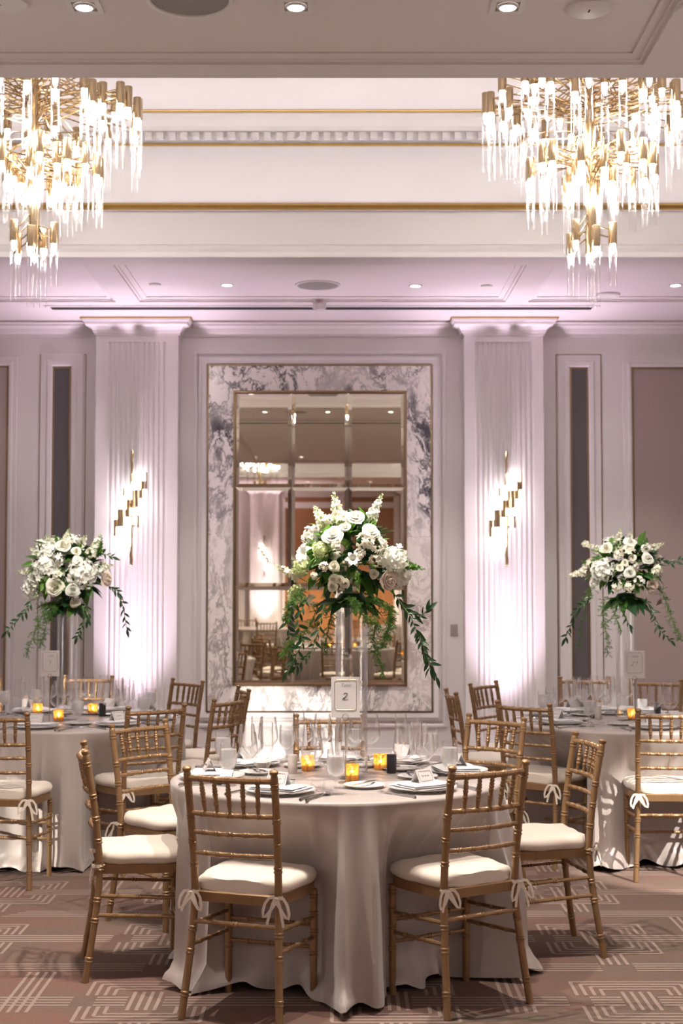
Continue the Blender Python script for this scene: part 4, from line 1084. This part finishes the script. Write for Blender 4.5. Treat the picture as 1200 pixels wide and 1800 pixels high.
for k, w_ in (('R', 'the front seat of the right table'), ('N', 'the front-left seat of the right table'), ('P', 'the left side seat of the right table'), ('O', 'the back-left seat of the right table'),
              ('Q', 'the rear seat of the right table'), ('S', 'the back-right seat of the right table')):
    setting(T_RIGHT, k, w_)
# votives, shakers
vot = MB(); vot.lathe([(0, 0), (.026, 0), (.0275, .003), (.031, .068), (.0298, .068), (.0265, .006), (0, .006)], 20); votm = vot.mesh('glass_cup', M['mercury'], 50)
wx_ = MB(); wx_.lathe([(0, .007), (.0245, .008), (.0255, .026), (.004, .027), (0, .027)], 16); waxm = wx_.mesh('candle', M['wax'], 50)
fl_ = MB(); fl_.lathe([(0, .028), (.0055, .035), (.006, .040), (.003, .051), (0, .058)], 8); flm = fl_.mesh('flame', M['flame'], 60)
def votive(p, label, power=.55):
    t = tag(empty('votive_candle', p), label, 'candle', 'gold votive candles')
    link('glass_cup', votm, t); link('candle', waxm, t); link('flame', flm, t)
def pt(px, py): return at_z(px, py, ZT)
votive(pt(541, 1355), 'lit gold votive left of the near vase')
votive(pt(668, 1353), 'lit gold votive right of the near vase')
votive(pt(618, 1372), 'lit gold votive in front of the near vase')
for px, py, l in ((66, 1256, 'lit gold votive left of the left table vase'), (103, 1268, 'lit gold votive before the left table vase'), (163, 1256, 'lit gold votive right of the left table vase'),
                  (1111, 1265, 'lit gold votive before the right table vase')):
    votive(pt(px, py), l)
shk = MB(); shk.lathe([(0, 0), (.0205, 0), (.021, .001), (.021, .079), (.0195, .081), (0, .081)], 20)
sh_b, sh_w = shk.mesh('shaker', M['black_marble'], 50), shk.mesh('shaker', M['white_stone'], 50)
for px, py, me, l in ((688, 1359, sh_b, 'black marble pepper shaker beside the right votive of the near table'), (514, 1360, sh_w, 'white stone salt shaker beside the left votive of the near table'),
                      (180, 1259, sh_b, 'black marble pepper shaker on the left table by its right votive'), (1043, 1262, sh_b, 'black marble pepper shaker at the left of the right table'),
                      (1051, 1264, sh_w, 'white stone salt shaker at the left of the right table'), (1155, 1258, sh_b, 'black marble pepper shaker at the right of the right table'), (44, 1250, sh_w, 'white stone salt shaker at the left of the left table')):
    p = pt(px, py); put('shaker', me, p, 0, l, 'shaker', 'stone salt and pepper shakers')
rm = lathe_mesh('butter_dish', [(0, .001), (.028, .001), (.038, .02), (.040, .03), (.038, .03), (.035, .021), (.0, .018)], M['china'], 20)
put('butter_dish', rm, pt(461, 1351), 0, 'small white butter dish at the left of the near table', 'dish', 'butter dishes')
put('butter_dish', rm, pt(702, 1344), 0, 'small white butter dish behind the black shaker of the near table', 'dish', 'butter dishes')
# table number cards on wire stands
def number_card(foot, pc, w, h, digits, label, lean=0):
    st = tag(empty('card_stand', foot), 'thin gold wire stand of ' + label, 'card holder', 'gold wire card stands')
    top = Vector(pc) - Vector(foot)
    b = MB(); b.lathe([(0, 0), (.03, 0), (.03, .004), (0, .006)], 18); obj('base', b, M['brass'], st)
    zb = top.z - h / 2 - .012
    b = MB(); b.tube([(0, 0, .004), (0, 0, zb)], .0022, 6)
    obj('rod', b, M['brass'], st)
    b = MB(); r = .0125; zc = zb + r
    b.tube([(r * math.cos(a), -.0036, zc + r * math.sin(a)) for a in [2 * PI * i / 18 for i in range(18)]], .0011, 5, closed=True)
    b.tube([(r * math.cos(a), .0036, zc + r * math.sin(a)) for a in [2 * PI * i / 18 for i in range(18)]], .0011, 5, closed=True)
    b.tube([(0, -.0036, zb), (0, .0036, zb)], .0016, 5)
    obj('ring_clip', b, M['brass'], st)
    c = tag(empty('number_card', (foot[0], foot[1], pc[2]), 0), label, 'card', 'table number cards')
    b = MB(); b.box(-w / 2, w / 2, -.001, .001, -h / 2, h / 2); obj('sheet', b, M['paper'], c, smooth=0)
    b = MB(); a, d, k = w / 2 * .76, h / 2 * .74, w * .075; oz = h * .055
    b.tube([(x, -.0013, z + oz) for x, z in ((-a, -d + k), (-a, d - k), (-a + k, d), (a - k, d), (a, d - k), (a, -d + k), (a - k, -d), (-a + k, -d))], .0009, 4, closed=True); obj('gold_line', b, M['gold_ink'], c, smooth=0)
    text('lettering', 'Table', h * .12, M['soft_ink'], c, (0, -.00115, h * .29), (PI / 2, 0, 0), shear=.5, ext=.0001)
    ox = -(len(digits) - 1) * .5 * h * .12
    for dg in digits:
        s = h * .16; pts = {'2': [(-.30, .30), (-.1, .52), (.22, .48), (.30, .28), (.02, .02), (-.38, -.34), (-.42, -.48), (-.1, -.40), (.2, -.52), (.42, -.40)],
                            '1': [(-.12, .30), (.2, .52), (.08, .0), (-.08, -.5)], '7': [(-.3, .42), (.0, .48), (.36, .46), (.1, .05), (-.12, -.5)]}[dg]
        sm = []
        for i in range(len(pts) - 1):                     # rounded pen stroke through the points
            q0, q1, q2, q3 = pts[max(i - 1, 0)], pts[i], pts[i + 1], pts[min(i + 2, len(pts) - 1)]
            for t in (0, .25, .5, .75): sm.append(tuple(.5 * (2 * b_ + (c_ - a_) * t + (2 * a_ - 5 * b_ + 4 * c_ - d_) * t * t + (3 * b_ - a_ - 3 * c_ + d_) * t ** 3) for a_, b_, c_, d_ in zip(q0, q1, q2, q3)))
        pts = sm + [pts[-1]]
        b = MB(); b.tube([(ox + x * s, -.0013, .02 * h + z * s) for x, z in pts], [.0004 + .0005 * math.sin(PI * i / (len(pts) - 1)) for i in range(len(pts))], 5); obj('numeral', b, M['ink'], c)
        ox += h * .12
    return c
dn = 5.86
p = at_y(607, 1225.5, dn); number_card((p.x, dn, ZT), p, .118, .166, '2', 'white table number card before the near vase')
dl = 8.35
p = at_y(88, 1166, dl); number_card((p.x, dl, ZT), p, .110, .150, '1', 'white table number card beside the left vase')
p = at_y(1115, 1168, dl); number_card((p.x, dl, ZT), p, .118, .160, '27', 'white table number card before the right vase')

# ------------------------------------------------------------------ vases and flowers
def vase(x, y, r, h, label):
    b = MB(); b.lathe([(0, .0), (r, .0), (r, h), (r - .005, h), (r - .005, .022), (0, .022)], 36)
    o = obj('cylinder_vase', b, M['vase_glass'], None, 50, loc=(x, y, ZT)); tag(o, label, 'vase', 'tall clear cylinder vases'); return o
VN = (at_z(617.5, 1362, ZT).x, 6.02); zvn = at_y(617, 1064, 6.0).z
vase(VN[0], VN[1], .067, zvn - ZT, 'tall clear glass cylinder vase on the near table')
VL = (at_y(117.5, 1200, 8.55).x, 8.55); zvl = at_y(117, 1068, 8.55).z
vase(VL[0], VL[1], .060, zvl - ZT, 'tall clear glass cylinder vase on the left table')
VR = (at_y(1101, 1200, 8.53).x, 8.53); zvr = at_y(1101, 1058, 8.53).z
vase(VR[0], VR[1], .063, zvr - ZT, 'tall clear glass cylinder vase on the right table')

def rose_mesh(seed, mat, openness=1.0):
    rng = random.Random(seed); b = MB()
    for lay, (n, r, hgt) in enumerate(((2, .09, .80), (3, .22, .80), (4, .38, .78), (5, .56, .70), (5, .78, .56), (6, 1.0, .36))):
        for k in range(n):
            a0 = 2 * PI * (k + .5 * (lay % 2)) / n + rng.uniform(-.2, .2); wd = PI / n * 1.5; R = r * rng.uniform(.92, 1.08); tilt = rng.uniform(-.05, .05)
            pts = []
            for j in range(6):
                v = j / 5
                for i in range(7):
                    u = -1 + 2 * i / 6; rr = R * (.35 + .65 * v ** .5)
                    rr += (.12 * openness * max(0, v - .55) if lay > 2 else -.05 * v)
                    a = a0 + u * wd * (.6 + .4 * math.sin(PI * min(.5, v * .7 + .15))) * (1 - .12 * v ** 6)
                    z = hgt * v - .10 * v * abs(u) ** 3 + tilt * v * u - (.55 * openness * max(0, v - .72) if lay > 2 else 0) + rng.uniform(-.008, .008)
                    rr2 = rr * (1 + .10 * (u if lay else 0) * (1 if k % 2 else -1) * v)
                    pts.append((rr2 * math.cos(a), rr2 * math.sin(a), z - .25))
            b.grid(pts, 7, 6)
    return b.mesh('rose', mat, 80)
def hydrangea_mesh(seed, mat):
    rng = random.Random(seed); b = MB(); n = 78
    for k in range(n):
        z = 1 - 1.6 * (k + .5) / n; a = k * 2.39996; r = math.sqrt(max(0, 1 - z * z))
        d = (Vector((r * math.cos(a), r * math.sin(a), z)) + Vector([rng.uniform(-.12, .12) for _ in range(3)])).normalized()
        lump = 1 + .10 * math.sin(3.1 * d.x + seed) * math.cos(3.7 * d.y) + .07 * math.sin(6 * d.z + 4 * d.x)
        c = d * rng.uniform(.78, 1.06) * lump; q = (d + Vector([rng.uniform(-.45, .45) for _ in range(3)])).to_track_quat('Z', 'Y')
        rot = Quaternion((0, 0, 1), rng.uniform(0, PI)); s = rng.uniform(.17, .25)
        for p in range(4):
            pr = Quaternion((0, 0, 1), p * PI / 2); up = rng.uniform(.05, .5)
            pts = [Vector(v) * s for v in ((0, 0, -.1), (.5, -.50, up * .5), (1.0, -.30, up), (1.0, .30, up), (.5, .50, up * .5))]
            b.add([c + q @ (rot @ (pr @ v)) for v in pts], [(0, 1, 2, 3, 4)])
    b.lathe([(0, .7), (.4, .58), (.62, .3), (.66, 0), (.5, -.4), (0, -.6)], 10)
    return b.mesh('hydrangea', mat, 80)
def floret(b, c, q, s, n=5, cup=.35):
    for p in range(n):
        pr = q @ Quaternion((0, 0, 1), 2 * PI * p / n)
        pts = [Vector(v) * s for v in ((0, 0, 0), (.5, -.38, cup * .6), (1.0, -.22, cup), (1.08, 0, cup * .8), (1.0, .22, cup), (.5, .38, cup * .6))]
        b.add([c + pr @ v for v in pts], [(0, 1, 2, 3), (0, 3, 4, 5)])
def cluster_mesh(seed, mat):
    rng = random.Random(seed); b = MB()
    for k in range(16):
        z = rng.uniform(-.2, 1); a = rng.uniform(0, 2 * PI); r = math.sqrt(1 - z * z) if z < 1 else 0
        d = Vector((r * math.cos(a), r * math.sin(a), z)); floret(b, d * rng.uniform(.45, .8), d.to_track_quat('Z', 'Y'), rng.uniform(.34, .46), 5, rng.uniform(.3, .7))
    return b.mesh('freesia', mat, 80)
def lily_mesh(mat):
    b = MB()
    for p in range(6):
        pr = Quaternion((0, 0, 1), 2 * PI * p / 6); pts = []
        for j in range(5):
            v = j / 4
            for i in range(3):
                u = i - 1; w = .30 * math.sin(PI * (.1 + .86 * v)); pts.append(pr @ Vector((.1 + .95 * v, u * w, .55 * math.sin(v * 2.2) + .06 * abs(u) - (.35 * v ** 3))))
        b.grid(pts, 3, 5)
    return b.mesh('lily', mat, 80)
def spire_mesh(seed, mats):
    """unit snapdragon / stock spike along +Z, blossoms smaller to the tip"""
    rng = random.Random(seed); st = MB(); st.tube([(0, 0, -.2), (0, 0, .5), (.01, .01, 1.0)], [.012, .010, .004], 5)
    bl = MB(); gr = MB()
    for k in range(20):
        f = k / 19; z = .05 + f * .93; a = k * 2.4; s = .135 * (1 - f) ** .7 + .022
        d = Vector((math.cos(a), math.sin(a), .6)).normalized()
        tgt = bl if f < .72 else gr
        floret(tgt, Vector((0, 0, z)) + d * s * .5, d.to_track_quat('Z', 'Y'), s, 5 if f < .72 else 3, .5)
        if f < .5 and k % 3 == 0:
            floret(gr, Vector((0, 0, z - .05)) + d * s * .2, d.to_track_quat('Z', 'Y'), s * .8, 2, .8)
    return bl.mesh('blossoms', mats[0], 80), gr.mesh('buds', mats[1], 80), st.mesh('stem', M['stem'])
def leaf_mesh(name, mat, w=.40, curl=.25, fold=.12):
    b = MB(); pts = []
    for j in range(7):
        v = j / 6; ww = w * math.sin(PI * (.04 + .96 * v) ** .85) * .5
        if j == 6: ww = .004
        for i in range(5):
            u = i / 2 - 1; pts.append((u * ww, v, fold * abs(u) * ww * 2 - curl * v * v))
    b.grid(pts, 5, 7); return b.mesh(name, mat, 80)
def fern_mesh(seed, L, spread, pts3, dens=1.0):
    """asparagus fern: main stem along points, side twigs with fine needles"""
    rng = random.Random(seed); b = MB(); path = [Vector(p) for p in pts3]
    b.tube(path, [.0016] * len(path), 4, caps=False)
    n = int(26 * dens)
    for k in range(n):
        f = (k + rng.random()) / n; x = f * (len(path) - 1); i = min(int(x), len(path) - 2); p = path[i].lerp(path[i + 1], x - i)
        for _ in range(2):
            d = Vector((rng.uniform(-1, 1), rng.uniform(-1, 1), rng.uniform(-.7, .5))).normalized(); Lb = spread * rng.uniform(.5, 1.1) * (1.1 - .5 * f)
            q = p
            for s in range(5):
                q2 = q + d * Lb / 5 + Vector((0, 0, -.002)); 
                for _n in range(5):
                    nd = (d * .5 + Vector((rng.uniform(-1, 1), rng.uniform(-1, 1), rng.uniform(-1, 1)))).normalized() * rng.uniform(.008, .015)
                    sd = nd.cross(Vector((rng.uniform(-1, 1), rng.uniform(-1, 1), rng.uniform(-1, 1)))).normalized() * .0011
                    o = q.lerp(q2, rng.random()); b.add([o - sd, o + sd, o + nd], [(0, 1, 2)])
                sd = Vector((.0008, 0, .0004)); b.add([q - sd, q + sd, q2 + sd, q2 - sd], [(0, 1, 2, 3)]); q = q2
    return b.mesh('fern_frond', M['fern'], 0)
ROSES = [rose_mesh(i, M['petal']) for i in range(3)]; ROSE_W = [rose_mesh(i + 5, M['petal_white'], 1.3) for i in range(2)]; ROSE_B = rose_mesh(9, M['petal_blush'], 1.1)
HYD = hydrangea_mesh(1, M['petal_white']); HYD_G = hydrangea_mesh(2, M['petal_green'])
CLU = [cluster_mesh(i, M['petal']) for i in range(2)] + [cluster_mesh(4, M['petal_white'])]
LILY = lily_mesh(M['petal_white'])
SPI = [spire_mesh(1, (M['petal'], M['petal_green'])), spire_mesh(2, (M['petal_white'], M['petal_green'])), spire_mesh(3, (M['leaf'], M['leaf']))]
LEAF = leaf_mesh('leaf', M['leaf'], .46); LEAF_D = leaf_mesh('leaf', M['leaf_dark'], .46); LEAF_L = leaf_mesh('leaf', M['leaf_light'], .42); RLEAF = leaf_mesh('ruscus_leaf', M['leaf_dark'], .32, .25)
def orient(loc, d, s, roll=0):
    q = Vector(d).to_track_quat('Z', 'Y') @ Quaternion((0, 0, 1), roll)
    return Matrix.Translation(loc) @ q.to_matrix().to_4x4() @ Matrix.Diagonal((s, s, s, 1))
def leaf_mat(loc, d, s, rng, up=Vector((0, 0, 1))):
    d = Vector(d).normalized(); x = d.cross(up + Vector((rng.uniform(-.6, .6), rng.uniform(-.6, .6), 0)))
    x = x.normalized() if x.length > .05 else Vector((1, 0, 0)); z = x.cross(d)
    m = Matrix((x, d, z)).transposed().to_4x4(); return Matrix.Translation(loc) @ m @ Matrix.Diagonal((s, s, s, 1))
def bouquet(base, depth, cpx, rad, items, spires, ruscus, ferns, nleaf, label, seed, rim=.06):
    """base: vase mouth; items measured on the photograph and carried onto a dome round the bouquet's centre"""
    rng = random.Random(seed)
    t = tag(empty('flower_arrangement', base), label, 'flowers', 'white flower centrepieces')
    B = Vector(base); C = at_y(cpx[0], cpx[1], depth) - B; C.y = 0
    rx, ry, rz = rad
    def on_dome(px, py, k=1.0):
        p = at_y(px, py, depth) - B; ex, ez = (p.x - C.x) / rx, (p.z - C.z) / rz; q = ex * ex + ez * ez
        yy = -ry * math.sqrt(max(0, 1 - q)) * k
        p = at_y(px, py, depth + yy) - B; n = Vector((p.x - C.x, (yy - .3 * ry) / 1.0, (p.z - C.z) * 1.0 + .25 * rz)).normalized()
        return p, n
    mpx = depth / 2500
    for kind, px, py, r in items:
        p, n = on_dome(px, py); s = r * mpx
        if kind == 'rose': me, nm = ROSES[rng.randrange(3)], 'rose'
        elif kind == 'rosew': me, nm = ROSE_W[rng.randrange(2)], 'rose'
        elif kind == 'roseb': me, nm = ROSE_B, 'rose'
        elif kind == 'hyd': me, nm = HYD, 'hydrangea'
        elif kind == 'hydg': me, nm = HYD_G, 'hydrangea'
        elif kind == 'spray': me, nm = ROSES[rng.randrange(3)], 'spray_rose'
        elif kind == 'lily': me, nm = LILY, 'lily'
        else: me, nm = CLU[rng.randrange(3)], 'freesia'
        if kind in ('hyd', 'hydg'): p = p + Vector((0, s * .6, 0))
        o = link(nm, me, t, mat=orient(p, n, s, rng.uniform(0, 6)))
        if kind == 'roseb': o['label'] = 'blush rose'
        if kind == 'hydg': o['label'] = 'green and white hydrangea'
    # flowers on the far side of the dome, as on the near one
    for k in range(10):
        a = rng.uniform(.15, PI - .15); e2 = rng.uniform(-.1, 1.2)
        n = Vector((math.cos(a) * math.cos(e2), math.sin(a) * math.cos(e2), math.sin(e2))); p = C + Vector((n.x * rx * .85, n.y * ry * .9, n.z * rz * .85))
        me, nm, s = rng.choice(((ROSES[0], 'rose', .04), (HYD, 'hydrangea', .06), (CLU[0], 'freesia', .04)))
        link(nm, me, t, mat=orient(p, n, s * rx / .27, rng.uniform(0, 6)))
    for kind, bx, by, tx, ty, dy in spires:
        p0 = on_dome(bx, by, .55)[0]; p1 = at_y(tx, ty, depth + dy) - B; d = p1 - p0; L = d.length
        m3 = SPI[kind]; st = link('snapdragon' if kind < 2 else 'leaf_spire', m3[0], t, mat=orient(p0, d, L, rng.uniform(0, 6)))
        link('buds', m3[1], st); link('stem', m3[2], st)
    # leaves over the dome: a dark heart, then fresh leaves that reach between the flowers
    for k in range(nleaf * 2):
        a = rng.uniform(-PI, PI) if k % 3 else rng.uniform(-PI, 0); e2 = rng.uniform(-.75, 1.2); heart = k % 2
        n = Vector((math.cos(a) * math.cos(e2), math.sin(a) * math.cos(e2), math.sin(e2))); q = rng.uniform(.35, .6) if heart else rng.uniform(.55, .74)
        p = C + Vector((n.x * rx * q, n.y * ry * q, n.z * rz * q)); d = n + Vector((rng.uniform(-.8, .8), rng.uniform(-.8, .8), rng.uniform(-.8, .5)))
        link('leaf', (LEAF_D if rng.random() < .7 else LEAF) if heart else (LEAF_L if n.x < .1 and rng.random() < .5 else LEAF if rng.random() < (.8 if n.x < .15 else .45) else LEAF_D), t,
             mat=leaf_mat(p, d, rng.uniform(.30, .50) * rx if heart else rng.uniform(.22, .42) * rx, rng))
    # ruscus trails
    for pts in ruscus:
        P = [at_y(px, py, depth + dy) - B for px, py, dy in pts]
        dense = []
        for a, c in zip(P, P[1:]):
            for i in range(6): dense.append(a.lerp(c, i / 6))
        dense.append(P[-1])
        b = MB(); b.tube(dense, [.0019] * len(dense), 5); st = obj('ruscus_stem', b, M['stem'], t)
        T = sum((c - a).length for a, c in zip(dense, dense[1:])); nl = max(8, int(T / .0145))
        for k in range(nl):
            x = (k + .4) / nl * (len(dense) - 1); i = min(int(x), len(dense) - 2); p = dense[i].lerp(dense[i + 1], x - i); tn = (dense[i + 1] - dense[i]).normalized()
            sd = tn.cross(Vector((0, 1, 0))); sd = sd.normalized() if sd.length > .1 else Vector((1, 0, 0))
            d = tn * .9 + sd * (1 if k % 2 else -1) * rng.uniform(.2, 1.2) + Vector((rng.uniform(-.35, .35), rng.uniform(-.8, .5), rng.uniform(-.35, .35)))
            link('ruscus_leaf', RLEAF, st, mat=leaf_mat(p, d, rng.uniform(.026, .052), rng, Vector((rng.uniform(-.8, .8), -1, .3))))
        link('ruscus_leaf', RLEAF, st, mat=leaf_mat(P[-1], dense[-1] - dense[-2], .055, rng, Vector((0, -1, .3))))
    for pts, spread, dens in ferns:
        P = [at_y(px, py, depth + dy) - B for px, py, dy in pts]
        link('fern_frond', fern_mesh(rng.randrange(9999), 1, spread, P, dens), t)
    # foliage heart and foam tray that carry the stems on the vase mouth
    b = MB(); b.lathe([(0, -.012), (rim, -.01), (rim + .004, .0), (rim + .01, .02), (rim * .8, .05), (0, .06)], 20); obj('foam_tray', b, M['leaf_dark'], t)
    for k in range(26):
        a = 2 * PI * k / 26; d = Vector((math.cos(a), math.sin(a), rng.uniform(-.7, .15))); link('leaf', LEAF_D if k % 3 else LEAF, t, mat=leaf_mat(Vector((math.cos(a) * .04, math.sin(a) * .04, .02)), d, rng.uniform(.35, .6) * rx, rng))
bouquet((VN[0], VN[1], zvn), 6.0, (618, 985), (.225, .20, .235),
        [('rosew', 585, 939, 18), ('rosew', 652, 934, 16), ('roseb', 684, 1021, 17), ('rosew', 625, 908, 17), ('clu', 641, 952, 17), ('lily', 537, 975, 20), ('hydg', 564, 966, 15),
         ('hyd', 691, 985, 25), ('hyd', 706, 1010, 19), ('hydg', 529, 998, 15), ('hydg', 523, 1045, 17), ('clu', 548, 1054, 12), ('spray', 587, 996, 9), ('spray', 586, 1018, 8), ('spray', 597, 1018, 7),
         ('spray', 606, 1026, 8), ('spray', 584, 1031, 9), ('spray', 657, 1009, 8), ('lily', 620, 984, 14), ('clu', 660, 985, 12), ('clu', 660, 958, 16), ('clu', 603, 915, 12), ('clu', 570, 996, 10), ('clu', 590, 958, 10),
         ('clu', 632, 972, 10), ('clu', 672, 957, 9), ('rosew', 606, 926, 10), ('clu', 553, 1012, 8)],
        [(0, 598, 922, 585, 863, .02), (1, 650, 915, 672, 867, .0), (0, 572, 925, 551, 888, .05), (0, 530, 1018, 482, 992, -.05), (2, 707, 992, 748, 1001, -.08), (2, 700, 985, 705, 958, .03), (1, 655, 915, 660, 885, -.04), (2, 560, 990, 536, 950, .05)],
        [[(540, 1050, -.10), (522, 1090, -.14), (532, 1130, -.14), (505, 1180, -.12)], [(570, 1060, -.12), (560, 1110, -.15), (545, 1150, -.14), (520, 1172, -.12)], [(690, 1040, -.08), (722, 1085, -.12), (740, 1130, -.12), (766, 1190, -.10)],
         [(700, 1050, -.02), (715, 1075, -.02), (738, 1085, -.02), (752, 1072, -.02)], [(520, 1050, .02), (505, 1095, .04), (512, 1150, .05)], [(735, 1110, -.12), (748, 1150, -.12), (757, 1176, -.12)]],
        [([(640, 1050, -.10), (660, 1090, -.14), (655, 1130, -.13), (675, 1188, -.12)], .045, 1.5), ([(650, 1045, -.12), (690, 1070, -.14), (680, 1110, -.14), (660, 1150, -.13)], .045, 1.3), ([(620, 1050, -.14), (625, 1065, -.16), (640, 1085, -.16), (668, 1100, -.15)], .045, 1.2),
         ([(560, 1060, -.06), (545, 1100, -.06), (510, 1130, -.04), (498, 1150, -.04)], .045, 1.3), ([(585, 1060, .02), (578, 1100, .03), (570, 1145, .03)], .04, 1.0), ([(530, 1035, -.1), (510, 1060, -.1), (500, 1090, -.1)], .04, 1.0), ([(680, 1060, -.02), (690, 1090, -.02), (670, 1140, -.02)], .045, 1.2)],
        120, 'tall arrangement of white roses, hydrangea and trailing greens on the near vase', 1)
bouquet((VL[0], VL[1], zvl), 8.55, (118, 1005), (.275, .24, .23),
        [('hyd', 141, 1008, 26), ('hyd', 80, 996, 23), ('hyd', 56, 1035, 19), ('hyd', 82, 970, 16), ('rose', 96, 1032, 15), ('rose', 111, 958, 13), ('rosew', 128, 1037, 12), ('roseb', 188, 1018, 13), ('spray', 132, 1060, 9), ('rose', 136, 986, 9), ('rose', 134, 968, 8),
         ('clu', 172, 1000, 11), ('clu', 62, 1015, 13), ('clu', 100, 985, 12), ('clu', 104, 1010, 10), ('clu', 120, 953, 9), ('clu', 76, 1065, 7), ('clu', 160, 972, 10)],
        [(0, 113, 955, 122, 928, .0), (0, 90, 965, 82, 938, .03), (0, 160, 975, 177, 936, .0), (0, 70, 975, 50, 962, -.05), (0, 60, 1003, 25, 1006, -.05), (0, 140, 960, 152, 940, .05), (2, 170, 975, 178, 940, .04), (0, 178, 1000, 202, 992, 0)],
        [[(56, 1055, -.08), (45, 1075, -.1), (30, 1090, -.1), (12, 1110, -.1)], [(190, 1030, 0), (208, 1040, 0), (216, 1065, 0), (223, 1106, 0)], [(144, 1065, -.14), (150, 1085, -.15), (142, 1105, -.15), (136, 1120, -.14)], [(168, 972, 0), (182, 973, 0), (197, 979, 0)], [(150, 1062, -.1), (156, 1080, -.1), (154, 1090, -.1)]],
        [([(84, 1058, -.1), (75, 1080, -.12), (62, 1110, -.12), (47, 1148, -.12)], .07, 1.4), ([(92, 1058, -.05), (84, 1085, -.05), (78, 1115, -.05), (70, 1135, -.05)], .06, 1.2), ([(100, 1055, -.12), (92, 1070, -.14), (86, 1090, -.14)], .06, .9)],
        100, 'white hydrangea and rose arrangement on the left table vase', 2)
bouquet((VR[0], VR[1], zvr), 8.53, (1100, 1000), (.25, .22, .22),
        [('rose', 1065, 963, 11), ('rosew', 1107, 953, 11), ('rosew', 1138, 981, 11), ('roseb', 1146, 1031, 13), ('spray', 1098, 989, 6), ('rosew', 1107, 1006, 10), ('roseb', 1158, 1058, 9), ('rosew', 1044, 1027, 11), ('hyd', 1060, 1002, 20),
         ('clu', 1027, 1004, 12), ('clu', 1083, 1031, 10), ('clu', 1106, 1031, 10), ('clu', 1123, 1022, 10), ('clu', 1102, 970, 14), ('clu', 1029, 956, 7), ('clu', 1134, 964, 10), ('clu', 1154, 1002, 10), ('clu', 1086, 975, 10), ('spray', 1089, 998, 6), ('clu', 1115, 995, 8), ('clu', 1032, 1055, 6), ('spray', 1112, 980, 6), ('clu', 1037, 990, 8)],
        [(0, 1085, 962, 1090, 928, 0), (1, 1103, 955, 1110, 932, .02), (0, 1135, 968, 1168, 954, -.03), (0, 1022, 1006, 993, 1014, -.04), (0, 1045, 962, 1020, 956, 0), (2, 1040, 995, 1020, 985, 0)],
        [[(1148, 985, -.02), (1165, 985, -.02), (1182, 992, -.02), (1203, 978, -.02)], [(1040, 1050, -.05), (1015, 1070, -.06), (1005, 1095, -.06), (993, 1122, -.06)], [(1135, 1050, -.1), (1148, 1080, -.12), (1156, 1105, -.12), (1178, 1126, -.1)], [(1085, 1060, -.14), (1097, 1080, -.14), (1106, 1100, -.14)]],
        [([(1062, 1050, -.1), (1060, 1080, -.12), (1064, 1110, -.12), (1068, 1150, -.12)], .055, 1.2), ([(1160, 1030, -.05), (1172, 1065, -.05), (1185, 1100, -.05), (1198, 1128, -.05)], .05, 1.2), ([(1040, 1030, 0), (1030, 1050, 0), (1015, 1140, 0)], .05, .8), ([(1085, 1050, -.12), (1080, 1080, -.13), (1092, 1110, -.13)], .045, .7)],
        100, 'white rose and freesia arrangement on the right table vase', 3)
